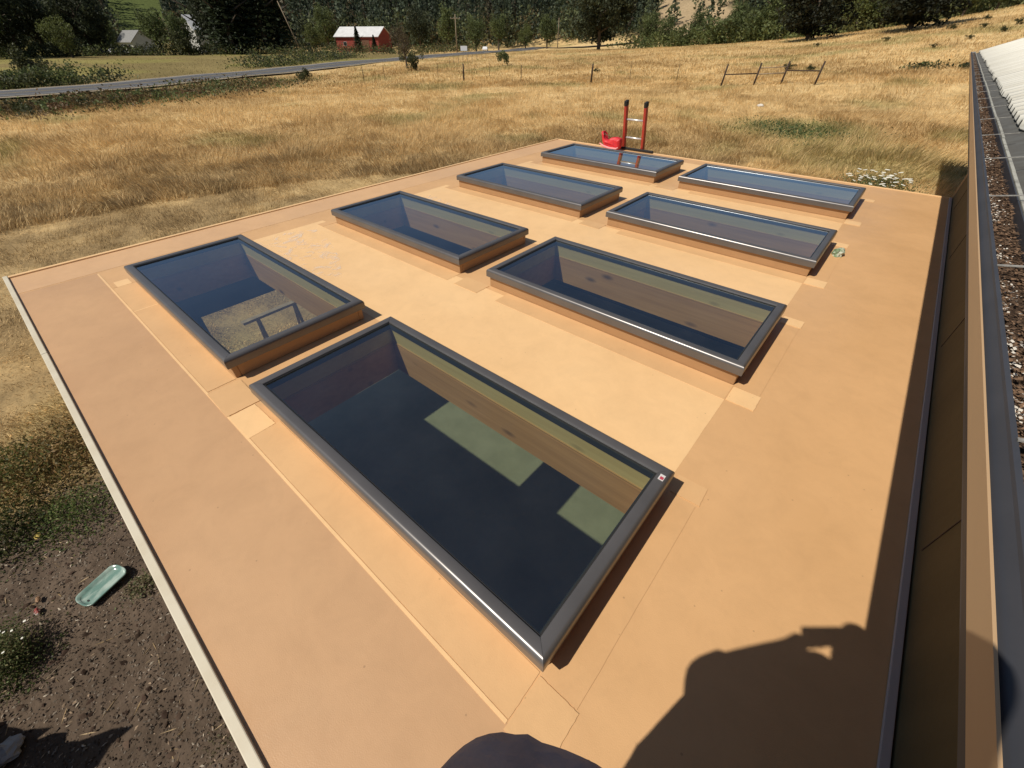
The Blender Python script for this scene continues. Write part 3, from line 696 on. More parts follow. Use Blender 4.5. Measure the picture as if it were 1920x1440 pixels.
# red tool bag left of the ladder
bag = empty('tool_bag', (-2.11, 7.93, RZ+.016)); tag(bag, 'slumped bright red bag with dark handle left of the ladder', 'bag')
prof_ = [(-.25, .265), (-.205, .28), (-.18, .20), (-.13, .145), (-.06, .14), (-.02, .185), (.08, .20), (.19, .185), (.205, .06), (.18, .0), (.02, .0), (-.12, .03), (-.20, .10)]
mb = MB(); n = len(prof_)
for y_, k_ in ((-.085, .80), (-.05, 1), (.05, 1), (.085, .80)):
    mb.v += [(x*k_, y_+.012*math.sin(x*20), .005+z*(k_ if z > .02 else 1)) for x, z in prof_]
for r_ in range(3):
    for k in range(n): mb.f.append((r_*n+k, r_*n+(k+1) % n, (r_+1)*n+(k+1) % n, (r_+1)*n+k))
mb.f.append(tuple(range(n))); mb.f.append(tuple(range(3*n, 4*n))[::-1]); mb.build('bag_body', M_BAG, bag, bevel=.012)
MB().tube([(-.225, -.01, .20), (-.17, -.02, .235), (-.10, -.02, .215), (-.04, -.02, .19)], .009, 8).build('bag_handle', M_DIRTY, bag, smooth=True)
MB().tube([(-.22, -.10, .085), (-.13, -.105, .045), (.0, -.105, .022), (.15, -.10, .024), (.19, -.09, .05)], [.010, .019, .022, .018, .01], 8).build('bag_flap', M_PINK, bag, smooth=True)
# ------------------------------------------------------------------ things on the ground by the near wall
pan = empty('glass_pan', (-2.25, -1.76, .035), math.atan2(.37, -.14)); pan.scale = (.90, 1.5, 1); tag(pan, 'long rounded pale green glass pan lying on the bare soil', 'pan')
def rrect(a, b, r_, z, n=6):
    out = []
    for (cx, cy, t0) in ((a-r_, b-r_, 0), (-a+r_, b-r_, 90), (-a+r_, -b+r_, 180), (a-r_, -b+r_, 270)):
        for k in range(n+1): t = math.radians(t0+90*k/n); out.append((cx+r_*math.cos(t), cy+r_*math.sin(t), z))
    return out
M_PAN = mat('green_glass', (.14, .24, .20), rough=.18, spec=.5, col2=(.36, .44, .38), noise=((3, 14, 3), 6, .45, .62), coat=.3)
rings = [rrect(.215, .068, .055, .0), rrect(.232, .080, .062, .022), rrect(.236, .084, .064, .040), rrect(.226, .075, .058, .042), rrect(.212, .063, .05, .016), rrect(.19, .05, .04, .010)]
mb = MB(); N = len(rings[0])
for r_ in rings: mb.v += r_
for i in range(len(rings)-1):
    for k in range(N): mb.f.append((i*N+k, i*N+(k+1) % N, (i+1)*N+(k+1) % N, (i+1)*N+k))
mb.f.append(tuple(range(N))[::-1]); mb.f.append(tuple(range((len(rings)-1)*N, len(rings)*N))); mb.build('pan_body', M_PAN, pan, smooth=True)
MB().tube([(-.175, -.01, .0103), (-.175, -.01, .0115)], .011, 12).build('hole', M_BLACK, pan)
# ------------------------------------------------------------------ leaf clouds, trees and shrubs
def leaf_quads(P, size, g, col, flat=0.0, asp=.6):
    """P (n,3) centres -> quads with random orientation"""
    n = len(P); a = g.normal(size=(n, 3)); a /= np.linalg.norm(a, axis=1)[:, None]; b = g.normal(size=(n, 3)); b[:, 2] *= (1-flat)
    b -= (a*b).sum(1)[:, None]*a; b /= np.linalg.norm(b, axis=1)[:, None]+1e-9
    s = (size*(.6+.8*g.random(n)))[:, None] if np.ndim(size) == 0 else (size*(.6+.8*g.random(n)))[:, None]
    A = a*s*.5; B = b*s*.5*asp
    V = np.stack([P-A, P+B, P+A, P-B], 1).reshape(-1, 3)
    return V, np.arange(n*4).reshape(-1, 4), np.repeat(col, 4, 0)
def blob_points(g, centres, radii, n):
    k = g.integers(0, len(centres), n); d = g.normal(size=(n, 3)); d /= np.linalg.norm(d, axis=1)[:, None]
    r = radii[k]*(.55+.5*g.random(n)**.6); return centres[k]+d*r[:, None]*np.array([1, 1, .8]), k
def make_mesh_only(name, V, Fi, col, m):
    o = npmesh(name, V, Fi, 4, m, col); me = o.data; bpy.data.objects.remove(o); return me
def trunk_mesh(seed, h, r, limbs):
    rd = random.Random(seed); mb = MB(); top = (rd.uniform(-.04, .04)*h, rd.uniform(-.04, .04)*h, h*.62)
    mb.tube([(0, 0, -.05*h), (0, 0, 0), (top[0]*.5, top[1]*.5, h*.3), top], [r*1.3, r, r*.75, r*.3], 7)
    for k in range(limbs):
        a = rd.uniform(0, 6.28); z = rd.uniform(.18, .5)*h; l = rd.uniform(.2, .34)*h
        mb.tube([(top[0]*z/h, top[1]*z/h, z), (math.cos(a)*l*.5, math.sin(a)*l*.5, z+l*.3), (math.cos(a)*l, math.sin(a)*l, z+l*.55)], [r*.45, r*.3, r*.1], 5)
    o = mb.build('trunk', M_BARK, smooth=True); me = o.data; bpy.data.objects.remove(o); return me
def oak_variant(seed, base, n=5200, low=.10, asp=1.0):
    g = np.random.default_rng(seed); nb = 46
    c = g.normal(size=(nb, 3)); c /= np.linalg.norm(c, axis=1)[:, None]; c *= (.45+.55*g.random(nb))[:, None]
    c = c*np.array([.42*asp, .42*asp, .40])+np.array([0, 0, .56]); c[:, 2] = np.maximum(c[:, 2], low+.08)
    rad = .10+.07*g.random(nb); P, k = blob_points(g, c, rad, n)
    bc = (.65+.7*g.random(nb))[k]; col = np.array(base)[None]*(bc*(.7+.6*g.random(n)))[:, None]
    V, Fi, cc = leaf_quads(P, .042, g, col); return make_mesh_only('crown', V, Fi, cc, M_LEAF)
def lowoak_variant(seed, base, n=9000, z0=.46, zr=.42, lo=.12):
    g = np.random.default_rng(seed); nb = 80
    c = g.normal(size=(nb, 3)); c /= np.linalg.norm(c, axis=1)[:, None]; c *= (.35+.65*g.random(nb)**.5)[:, None]
    c = c*np.array([.44, .44, zr])+np.array([0, 0, z0]); c[:, 2] = np.maximum(c[:, 2], lo+.06*g.random(nb))
    rad = .085+.055*g.random(nb); P, k = blob_points(g, c, rad, n)
    bc = (.6+.8*g.random(nb))[k]; col = np.array(base)[None]*(bc*(.7+.6*g.random(n)))[:, None]
    V, Fi, cc = leaf_quads(P, .040, g, col); return make_mesh_only('crown', V, Fi, cc, M_LEAF)
def conifer_variant(seed, base, n=4200, slim=.17):
    g = np.random.default_rng(seed); t = g.random(n)**.75; z = .06+.94*t; lay = np.floor(z*17)/17; w_ = (1-z)*slim*(1.25-.7*((z-lay)*17))+.008
    a = g.random(n)*6.283; br = .7+.5*vn(a*2.2+seed*7, lay*40); r = w_*br*np.sqrt(.3+.7*g.random(n))
    P = np.stack([r*np.cos(a), r*np.sin(a), z-.25*r], -1); col = np.array(base)[None]*((.55+.8*g.random(n))*(.7+.6*vn(lay*50, a)))[:, None]
    V, Fi, cc = leaf_quads(P, .030, g, col, flat=.5); return make_mesh_only('crown', V, Fi, cc, M_LEAF)
def bush_variant(seed, base, n=2200):
    g = np.random.default_rng(seed); nb = 18; c = g.normal(size=(nb, 3))*np.array([.30, .30, .18])+np.array([0, 0, .45]); c[:, 2] = np.clip(c[:, 2], .18, .8)
    rad = .14+.10*g.random(nb); P, k = blob_points(g, c, rad, n); P[:, 2] = np.maximum(P[:, 2], 0)
    col = np.array(base)[None]*((.65+.7*g.random(nb))[k]*(.7+.6*g.random(n)))[:, None]
    V, Fi, cc = leaf_quads(P, .07, g, col); return make_mesh_only('foliage', V, Fi, cc, M_LEAF)
DK = (.058, .068, .035); MG = (.115, .140, .052); LG = (.135, .155, .050); OL = (.062, .068, .028); BR = (.11, .085, .05)
CROWNS = {'lowoak': [lowoak_variant(24+i, (.030, .034, .019)) for i in range(2)], 'bigoak': [lowoak_variant(27+i, DK, z0=.50, zr=.42, lo=.14) for i in range(2)], 'oak': [oak_variant(21+i, DK, low=.02 if i % 2 == 0 else .1) for i in range(3)], 'pale': [oak_variant(31+i, LG, 3600) for i in range(2)], 'mid': [oak_variant(41+i, MG, 4200, asp=.8) for i in range(3)],
          'conifer': [conifer_variant(51+i, (.042, .056, .028)) for i in range(3)], 'dead': [oak_variant(61, BR, 1300, asp=.8)],
          'bush': [bush_variant(71+i, MG) for i in range(3)], 'darkbush': [bush_variant(81+i, OL) for i in range(2)]}
TRUNKS = [trunk_mesh(90+i, 1, .030, 9) for i in range(3)]
def tree(kind, x, y, h, wscale, label, group, name=None, cat='tree', seed=0, sink=.0):
    nm = name or {'lowoak': 'oak_tree', 'bigoak': 'oak_tree', 'oak': 'oak_tree', 'pale': 'pale_leafed_tree', 'mid': 'broadleaf_tree', 'conifer': 'conifer_tree', 'dead': 'bare_tree', 'bush': 'shrub', 'darkbush': 'shrub'}[kind]
    root = empty(nm, (x, y, gz(x, y)-sink), (x*7+y*3+seed) % 6.28); tag(root, label, cat, group)
    ms = CROWNS[kind]; me = ms[int(abs(x*3+y+seed)) % len(ms)]
    c = bpy.data.objects.new('foliage' if 'bush' in kind else 'crown', me); SC.collection.objects.link(c); c.parent = root; c.scale = (h*wscale, h*wscale, h)
    if 'bush' not in kind:
        t = bpy.data.objects.new('trunk', TRUNKS[int(abs(x+y)) % 3]); SC.collection.objects.link(t); t.parent = root; t.scale = (h, h, h)
    return root
def px_tree(kind, px, py, h, wsc, label, group=None, dist=None, name=None, cat='tree', seed=0):
    p = at(px, py)
    if dist:
        d = Vector((p.x-CAM.x, p.y-CAM.y)).normalized(); p = Vector((CAM.x+d.x*dist, CAM.y+d.y*dist, 0))
    return tree(kind, p.x, p.y, h, wsc, label, group, name, cat, seed)
GF = 'trees along the far side of the field'; GL = 'trees round the farm on the left'
px_tree('bigoak', 1122, 94, 19, 1.0, 'huge dark oak standing where the road ends at the field edge', GF, dist=165)
px_tree('lowoak', 1512, 77, 13.5, 1.12, 'dark round oak standing on the golden slope, left of the other slope oak', GF, dist=116, seed=1)
px_tree('lowoak', 1700, 64, 12.5, 1.22, 'dark low-crowned oak on the golden slope nearest the white roof', GF, dist=112, seed=2)
for a in [('mid', -30, 22, .9, 'dark leafy tree cut by the left edge', 205), ('bigoak', 40, 21, .85, 'broad dark tree just inside the left edge', 215), ('oak', 85, 18, .9, 'dark tree left of the bright green round tree', 222),
          ('pale', 130, 9.5, .95, 'bright green round tree among the dark ones on the left', 196), ('bigoak', 178, 20, .8, 'tall dark tree just right of the bright green round tree', 215), ('mid', 215, 11, .8, 'leafy tree close to the left side of the small white house', 248),
          ('mid', 305, 12, .9, 'mid green tree touching the right side of the small white house', 205), ('darkbush', 340, 7, 1.0, 'brownish low tree right of the white house', 195), ('mid', 352, 11, .75, 'dark green tree before the half hidden white roof', 200),
          ('conifer', 402, 27, 1.3, 'tall dark evergreen, left one of the clump in front of the white roofs', 212), ('bigoak', 425, 19, .7, 'bulky dark tree second in the tall clump', 205), ('conifer', 440, 27, 1.7, 'dark pointed evergreen in the middle of the tall clump', 198),
          ('bigoak', 470, 21, .75, 'broad dark tree in the centre right of the tall clump', 206), ('conifer', 503, 27, 2.0, 'widest dark evergreen at the right of the tall clump', 200), ('conifer', 532, 22, 1.9, 'lower dark evergreen behind the leaning pole', 206),
          ('pale', 592, 8.5, .9, 'yellow-green tree between the leaning pole and the red barn', 215), ('mid', 618, 15, .85, 'dark leafy tree at the left corner of the red barn', 240), ('conifer', 674, 7.0, 1.9, 'small dark cypress in front of the red barn wall', 188),
          ('conifer', 704, 4.8, 1.9, 'smaller dark cypress in front of the barn, right of the other', 186), ('dead', 748, 8, .9, 'brown bushy tree at the right end of the red barn', 178), ('mid', 893, 9.5, .85, 'bushy green tree beside the utility pole', 172),
          ('mid', 935, 11, .85, 'green tree right of the utility pole behind the road', 205), ('pale', 985, 8, .9, 'light green tree standing over the road bend', 212), ('mid', 1025, 11, .85, 'mid green tree just left of the huge oak', 215), ('mid', 840, 14, .85, 'dark green tree behind the utility pole', 222), ('oak', 790, 15, .9, 'dark tree right behind the barn end', 235)]:
    px_tree(a[0], a[1], 95, a[2], a[3], a[4], GL if a[1] < 800 else GF, dist=a[5], seed=int(a[1]) % 7)
for i, (px_, k_, h_, d_, lb) in enumerate([(1215, 'mid', 10, 190, 'green tree between the huge oak and the pale clearing'), (1245, 'mid', 8, 178, 'green tree at the foot of the pale clearing, first of the row'), (1275, 'bush', 6.5, 170, 'round green shrub second in the row under the clearing'), (1305, 'mid', 8.5, 174, 'green tree third in the row under the pale clearing'),
        (1335, 'bush', 7.5, 166, 'broad shrub in the middle of the row under the clearing'), (1368, 'mid', 9.5, 168, 'leafy green tree right of the middle shrub'), (1402, 'bush', 9, 160, 'dense green shrub second from the end of the row'), (1440, 'mid', 12, 158, 'green tree at the right end of the row, beside the round slope oak'),
        (1590, 'pale', 10, 150, 'pale green tree between the two slope oaks'), (1635, 'mid', 9, 148, 'green tree close behind the gap of the slope oaks'), (1775, 'mid', 8, 150, 'green tree on the hill crest left of the white roof'), (1830, 'mid', 8, 154, 'green tree on the hill crest above the gutter end'), (1890, 'mid', 8, 157, 'green tree above the white roof at the right edge')]):
    px_tree(k_, px_, 85, h_, 1.1 if k_ == 'bush' else 1.0, lb, 'green trees at the top of the golden slope', dist=d_, seed=i, cat='shrub' if k_ == 'bush' else 'tree')
def ring(pairs):
    out = []
    for px_, d_ in pairs:
        q_, _ = facing(px_, d_); out.append((q_.x, q_.y))
    return out
px_tree('bush', 945, 123, 2.6, .75, 'small round green shrub with its own shadow in the field', None, name='shrub', cat='shrub')
px_tree('dead', 763, 124, 5.5, .5, 'thin sapling beside the road', None, name='sapling', cat='tree', dist=92)
px_tree('darkbush', 776, 133, 2.7, .9, 'dark scrubby bush at the near edge of the road', None, cat='shrub')
px_tree('darkbush', 75, 152, 4.2, .8, 'dark spiky bush rising from the hedge beyond the road', None, cat='shrub', dist=92)
px_tree('darkbush', 572, 152, 1.5, 1.2, 'small weed clump by the road edge', None, cat='shrub')
# scattered low bushes on the golden slope
for i, (px_, py_) in enumerate([(1376, 77), (1531, 88), (1478, 132), (1519, 133), (1118, 136), (1660, 78), (1750, 90), (1783, 56), (1815, 74), (1843, 52), (1755, 45), (1850, 38), (1912, 46), (1880, 60)]):
    p = at(px_, py_); h_ = random.uniform(.45, .8)
    r_ = tree('darkbush', p.x, p.y, h_, 1.3, 'low dark scrub dotted on the golden slope', 'low scrub on the slope', cat='shrub', seed=i)
# brush banks: uncountable bramble along the road and the strip on the slope
def brush(name, pts, n, size, spread, hgt, cols, seed, label, cat):
    g = np.random.default_rng(seed); pts = np.array(pts); seg = g.random(n)*(len(pts)-1); i = seg.astype(int); f = (seg-i)[:, None]
    C_ = pts[i]*(1-f)+pts[i+1]*f; x = C_[:, 0]+g.normal(size=n)*spread; y = C_[:, 1]+g.normal(size=n)*spread
    hm = hgt*(.2+1.1*fbm(x/3.5+seed, y/3.5, 3)**1.4); z = H(x, y)+hm*g.random(n)
    k = g.random(n) < sstep(.25, .5, fbm(x/2.5, y/2.5+seed, 3)); x, y, z = x[k], y[k], z[k]; n = len(x)
    cols = np.array(cols); col = cols[(vn(x/2, y/2+seed)*len(cols)*.999).astype(int)]*(.6+.8*g.random(n))[:, None]
    V, Fi, cc = leaf_quads(np.stack([x, y, z], -1), size, g, col); return tag(npmesh(name, V, Fi, 4, M_LEAF, cc), label, cat, kind='stuff')
def P2(*pp): return [(at(a, b).x, at(a, b).y) for a, b in pp]
brush('bramble_hedge', P2((-60, 176), (0, 168), (70, 163), (140, 158), (205, 152)), 9000, .30, 1.6, 2.6, [DK, MG, OL], 3, 'dark bramble hedge along the far side of the road', 'hedge')
brush('roadside_brush', P2((470, 128), (520, 124), (570, 118), (620, 112), (660, 107)), 7000, .32, 2.2, 2.4, [MG, DK, LG], 4, 'green brush on the far verge of the road', 'brush')
brush('ditch_weeds', P2((-60, 215), (40, 212), (130, 205), (220, 190), (330, 180), (430, 165), (520, 158)), 16000, .22, 3.0, 1.0, [OL, (.14, .10, .045), MG, (.16, .10, .05)], 5, 'green and brown weeds in the ditch on the near side of the road', 'weeds')
brush('meadow_strip', P2((1700, 129), (1740, 127), (1790, 127), (1840, 130)), 2500, .25, .7, .8, [MG, OL], 6, 'dark green strip of growth across the golden slope', 'growth')
brush('farm_brush', P2((500, 108), (620, 98), (740, 102), (820, 98), (880, 96)), 9000, .45, 4.0, 3.2, [MG, OL, (.15, .12, .05)], 7, 'mixed brush round the red barn and driveway', 'brush')
brush('field_greens', P2((1440, 240), (1490, 255), (1530, 245)), 2600, .10, 1.5, .55, [(.09, .13, .05), (.13, .15, .05)], 8, 'greenish weeds growing through the dry grass past the ladder', 'weeds')
brush('green_hedgerow', ring([(1190, 185), (1260, 176), (1330, 170), (1400, 164), (1470, 158), (1530, 155)]), 15000, .55, 3.5, 5.5, [(.10, .13, .045), (.16, .18, .06), (.13, .155, .055), MG], 31, 'belt of green shrubs along the top of the field under the pale clearing', 'hedgerow')
brush('crest_hedgerow', ring([(1570, 154), (1650, 152), (1740, 156), (1820, 160), (1930, 168)]), 12000, .55, 3.5, 4.5, [(.11, .13, .05), (.16, .17, .065), (.12, .13, .055)], 32, 'belt of green shrubs along the hill crest left of the white roof', 'hedgerow')
brush('farm_undergrowth', ring([(-60, 215), (60, 212), (200, 210), (330, 205), (450, 196), (540, 200)]), 14000, .55, 3.5, 3.8, [DK, OL, MG], 33, 'dark undergrowth beneath the farm trees', 'undergrowth')
# wooded hillsides
def forest():
    g = np.random.default_rng(77); n = 9500; az = np.radians(-25+130*g.random(n)); r = 165+(480-165)*g.random(n)**.8
    x = 2.4-r*np.sin(az); y = -.4+r*np.cos(az); azd = np.degrees(az)
    start = np.interp(azd, [-180, -60, -20, 0, 15, 30, 45, 60, 75, 95, 180], [400, 240, 175, 165, 182, 212, 240, 245, 250, 262, 262, 400][:11])
    c1_, c2_ = clearing(x, y); k = (r > start+4)&((~(c1_ | c2_)) | ((g.random(n) < .12) & c1_)); x, y, r, azd = x[k], y[k], r[k], azd[k]; z = H(x, y); n = len(x)
    rd_, _ = road_dist(x, y); k = rd_ > 12; x, y, r, z = x[k], y[k], r[k], z[k]; n = len(x)
    con = (g.random(n) < .62+.3*(r > 300)); h = np.where(con, 17+10*g.random(n), 9+6*g.random(n))*(.62+.38*sstep(22, 34, azd[:n] if len(azd) == n else np.degrees(np.arctan2(-(x-2.4), y+.4)))); wd = np.where(con, .15, .48)
    m = 85; tt = g.random((n, m)); a = g.random((n, m))*6.283; lay = np.floor(tt*7)/7
    rc = np.where(con[:, None], (1-tt)*(1.2-.6*(tt-lay)*7), np.sqrt(np.maximum(0, 1-(2*tt-1)**2))*.9+.05)*wd[:, None]*h[:, None]*(.6+.5*g.random((n, m)))
    PX = x[:, None]+rc*np.cos(a); PY = y[:, None]+rc*np.sin(a); PZ = z[:, None]+h[:, None]*(.05+.95*tt)
    tone = np.where(con[:, None], np.array([[.062, .080, .050]]), np.array([[.105, .122, .058]]))*(.6+.9*g.random(n))[:, None]
    tone[:, 0] *= 1+.5*(g.random(n) < .12)
    col = (tone[:, None]*(.65+.75*g.random((n, m)))[..., None]).reshape(-1, 3)
    P_ = np.stack([PX, PY, PZ], -1).reshape(-1, 3); V, Fi, cc = leaf_quads(P_, 1.25, g, col, asp=.7)
    return tag(npmesh('forest', V, Fi, 4, M_LEAF, cc), 'dark far-off woods covering the hillsides', 'forest', kind='stuff')
forest()
# ------------------------------------------------------------------ plants by the building
def flowering(name, cx, cy, rx, ry, hgt, nf, size, label, seed):
    root = empty(name, (cx, cy, gz(cx, cy))); tag(root, label, 'wildflowers'); g = np.random.default_rng(seed)
    n = 5200; P_ = np.stack([g.normal(size=n)*rx*.5, g.normal(size=n)*ry*.5, hgt*g.random(n)**.7*.95], -1)
    col = np.where(g.random((n, 1)) < .6, np.array([[.13, .16, .06]]), np.array([[.20, .18, .08]]))*(.6+.7*g.random((n, 1)))
    V, Fi, cc = leaf_quads(P_, hgt*.06, g, col); npmesh('foliage', V, Fi, 4, M_LEAF, cc, parent=root)
    for k in range(nf):
        a, b = g.normal()*rx*.5, g.normal()*ry*.5; z = hgt*(.8+.35*g.random()); s = size*(.6+.7*g.random()); t0 = g.random()*.6-.3
        c = [(a, b, z+s*.12)]+[(a+s*math.cos(q*math.pi/4)*(1 if q % 2 else .8), b+s*math.sin(q*math.pi/4)*(1 if q % 2 else .8), z+t0*s*math.cos(q*math.pi/4)) for q in range(8)]
        MB().add(c, [(0, q+1, (q+1) % 8+1) for q in range(8)]).build('flower_head', M_FLOWER, root)
    return root
M_FLOWER = mat('white_petals', (.72, .71, .62), rough=.8)
flowering('wildflower_clump', 2.15, 19.3, 1.0, 1.0, .85, 60, .075, 'clump of white daisies beyond the far right corner of the roof', 5)
p = at(25, 1235); flowering('wildflower_clump', p.x, p.y, .30, .22, .34, 26, .012, 'small white-flowered plant on the bare soil at the left edge', 6)
p = at(1421, 213); o = crumple('white_scrap', (p.x, p.y, gz(p.x, p.y)+.45), (.22, .15, .13), M_FLUFF, 8, sub=2); tag(o, 'white scrap caught in the dry grass', 'litter')
def weed(px_, py_, r_, h_, cols, n, size, label, seed, nm='weed_clump'):
    p = at(px_, py_); g = np.random.default_rng(seed); P_ = np.stack([p.x+g.normal(size=n)*r_*.5, p.y+g.normal(size=n)*r_*.5, np.zeros(n)], -1)
    P_[:, 2] = H(P_[:, 0], P_[:, 1])+h_*g.random(n)*np.exp(-(((P_[:, 0]-p.x)**2+(P_[:, 1]-p.y)**2)/r_**2)); cols = np.array(cols)
    col = cols[g.integers(0, len(cols), n)]*(.6+.8*g.random(n))[:, None]; V, Fi, cc = leaf_quads(P_-np.array([p.x, p.y, 0]), size, g, col, asp=.45)
    o = npmesh(nm, V, Fi, 4, M_LEAF, cc); o.location = (p.x, p.y, 0); return tag(o, label, 'weed', kind='stuff')
weed(150, 965, .50, .22, [(.10, .15, .04), (.17, .19, .06)], 2600, .03, 'bright green weeds at the edge of the bare soil', 1)
weed(30, 905, .8, .40, [(.10, .12, .03), (.24, .17, .06), (.14, .13, .04)], 4200, .045, 'taller green and rusty weeds at the left edge', 2)
weed(20, 1010, .55, .30, [(.04, .055, .015), (.07, .07, .02)], 2600, .04, 'dark green weeds left of the bare soil', 3)
weed(268, 1100, .17, .10, [(.16, .18, .08), (.22, .18, .10)], 500, .03, 'small pale weed tuft right of the green glass pan', 4)
weed(150, 850, .9, .38, [(.34, .22, .09), (.26, .16, .06), (.18, .15, .06)], 3600, .05, 'rusty golden weeds against the cream roof edge', 7)
weed(420, 1395, .22, .05, [(.20, .17, .09), (.12, .12, .05)], 500, .02, 'thin dry sprigs on the soil under the cream roof edge', 9)
weed(25, 1265, .35, .18, [(.06, .09, .02), (.10, .13, .04)], 1500, .028, 'low green leaves under the small white flowers', 10)
# crumbs, pebbles and straw on the bare soil
def bits(name, n, size, cols, region, seed, label, cat, stretch=1.0):
    g = np.random.default_rng(seed); x = region[0]+(region[1]-region[0])*g.random(n); y = region[2]+(region[3]-region[2])*g.random(n)
    k = g.random(n) < dirtmask(x, y); x, y = x[k], y[k]; n = len(x); z = H(x, y)+.05*(fbm(x*1.3, y*1.3, 3)-.5)*sstep(0, 3, np.hypot(x+1, y-1))+dirtmask(x, y)*.05*(fbm(x*5, y*5, 4)-.5)+.004
    a = g.random(n)*6.28; s = size*(.3+1.4*g.random(n)**2.2); ux = np.stack([np.cos(a)*s*stretch, np.sin(a)*s*stretch, s*.3*g.normal(size=n)], -1); vx_ = np.stack([-np.sin(a)*s*.6, np.cos(a)*s*.6, s*.4*g.normal(size=n)], -1)
    P_ = np.stack([x, y, z], -1); top = P_+np.array([0, 0, 1])*s[:, None]*.6
    V = np.stack([P_-ux, P_-vx_, P_+ux, P_+vx_, top], 1).reshape(-1, 3); b = np.arange(n)[:, None]*5
    T = np.concatenate([b+[0, 1, 4], b+[1, 2, 4], b+[2, 3, 4], b+[3, 0, 4]], 0); cols = np.array(cols); col = np.repeat(cols[g.integers(0, len(cols), n)]*(.6+.8*g.random(n))[:, None], 5, 0)
    return tag(npmesh(name, V, T, 3, M_GROUND, col), label, cat, kind='stuff')
bits('soil_crumbs', 42000, .012, [(.10, .078, .06), (.07, .052, .04), (.17, .14, .11)], (-5, 2.4, -4.5, -.7), 12, 'crumbs of dark soil and bark on the bare ground', 'soil')
bits('soil_clods', 1500, .030, [(.085, .058, .042), (.065, .043, .032)], (-5, 2.4, -4.5, -.7), 19, 'clods of dark soil on the bare ground', 'clods')
bits('pale_chips', 2600, .010, [(.42, .36, .28), (.30, .22, .15)], (-5, 2.4, -4.5, -.7), 13, 'pale chips and grit scattered on the bare soil', 'chips', stretch=1.6)
bits('straw_litter', 650, .006, [(.36, .27, .16), (.28, .2, .11)], (-5, 2.4, -4.5, -.7), 14, 'bits of straw lying on the bare soil', 'straw', stretch=9)
p = at(95, 1275); q = at(122, 1250); tag(MB().tube([(p.x, p.y, .045), ((p.x+q.x)/2, (p.y+q.y)/2+.01, .05), (q.x, q.y, .05)], [.003, .004, .003], 6).build('stick', M_PALEWOOD), 'short pale stick lying on the bare soil', 'stick')
p = at(75, 1150); tag(crumple('red_wrapper', (p.x, p.y, .035), (.05, .022, .02), mat('faded_red', (.26, .05, .04), col2=(.4, .35, .3), noise=(30, 3, .5, .6)), 12, sub=2), 'faded red wrapper on the bare soil', 'litter')
p = at(78, 1128); tag(crumple('brown_leaf', (p.x, p.y, .04), (.045, .02, .02), mat('tan_leaf', (.26, .15, .08)), 15, sub=2), 'curled brown leaf above the red wrapper', 'leaf')
p = at(78, 1010); tag(crumple('yellow_leaf', (p.x, p.y, .06), (.05, .03, .02), mat('yellow_leaf', (.45, .33, .08)), 16, sub=2), 'yellow leaf at the edge of the dark weeds', 'leaf')
p = at(20, 1415); tag(crumple('plastic_bag', (p.x, p.y, .05), (.10, .12, .06), mat('grey_plastic', (.36, .34, .32), rough=.4, col2=(.26, .24, .22)), 22), 'grey-white plastic bag half in shadow at the bottom left corner', 'bag')
# unseen piles added outside the view to cast the shadow on the soil
s_ = at(235, 1375); o = crumple('shadow_pile', (s_.x-.33*1.5+.05, s_.y-.70*1.5-.1, 0), (.46, .34, 1.35), mat('pile_brown', (.10, .07, .05), rough=.6), 31, sub=4); tag(o, 'unseen dark pile added outside the bottom left corner to cast a shadow', 'pile')
s_ = at(45, 1385); o = crumple('shadow_pile', (s_.x-.33*1.0, s_.y-.70*1.0-.05, 0), (.42, .22, .95), M_DIRTY, 35, sub=4); tag(o, 'lower unseen pile added beyond the bottom left corner to cast a shadow', 'pile')
# bench outside the side opening, seen through the front left skylight
bn = empty('plank_bench', (-5.52, 1.86, 0), math.radians(92)); tag(bn, 'plank bench on trestle legs seen through the front left skylight', 'bench')
MB().box((-.57, -.055, .55), (.57, .055, .60)).build('plank', M_PALEWOOD, bn, bevel=.006)
for sx in (-.30, .42):
    for sy in (-1, 1): MB().bar((sx, sy*.03, .55), (sx+.03*sy, sy*.20, .0), .05, .05).build('leg', M_PALEWOOD, bn)
# ------------------------------------------------------------------ fences
for i, (a, b, t_) in enumerate([(683, 152, .045), (722, 150, .03), (822, 148, .03), (870, 153, .11), (977, 152, .05), (1108, 156, .12), (1180, 150, .03), (918, 146, .03), (1268, 152, .03)]):
    p = at(a, b); z = gz(p.x, p.y); hh = 1.45+.15*((i*37) % 5)/5+(.25 if t_ > .1 else 0); t_ = t_*1.7
    lbs = ['wooden-topped fence post beside the weeds of the road, leftmost of the row', 'thin stake right of the leftmost fence post', 'thin stake left of the thick middle post', 'thick dark fence post standing below the small round shrub', 'slim dark post between the two thick posts', 'thick dark fence post farthest right in the wire row', 'faint thin stake right of the last thick post', 'faint thin stake just left of the small round shrub', 'faint thin stake halfway to the leaning rail fence']
    tag(MB().tube([(p.x, p.y, z-.2), (p.x+.01, p.y, z+hh*.6), (p.x+.03, p.y, z+hh)], [t_*.5, t_*.48, t_*.42], 8).build('fence_post', M_POST, smooth=True), lbs[i], 'fence post', 'posts of the wire fence across the field')
GP = [(1351, 162), (1412, 160), (1463, 158), (1526, 160)]
fr = empty('rail_fence', (at(1412, 160).x, at(1412, 160).y, 0)); tag(fr, 'short dark rail fence of four leaning posts standing in the golden grass', 'fence')
ox, oy = fr.location.x, fr.location.y; tops = []
for (a, b) in GP:
    p = at(a, b); z = gz(p.x, p.y); x, y = p.x-ox, p.y-oy; tp = (x+.16, y+.05, z+1.75); bt = (x, y, z-.3)
    MB().tube([bt, tp], [.085, .075], 8).build('post', M_POST, fr, smooth=True); tops.append((Vector(bt), Vector(tp)))
def pt(i, f): return tops[i][0].lerp(tops[i][1], f)
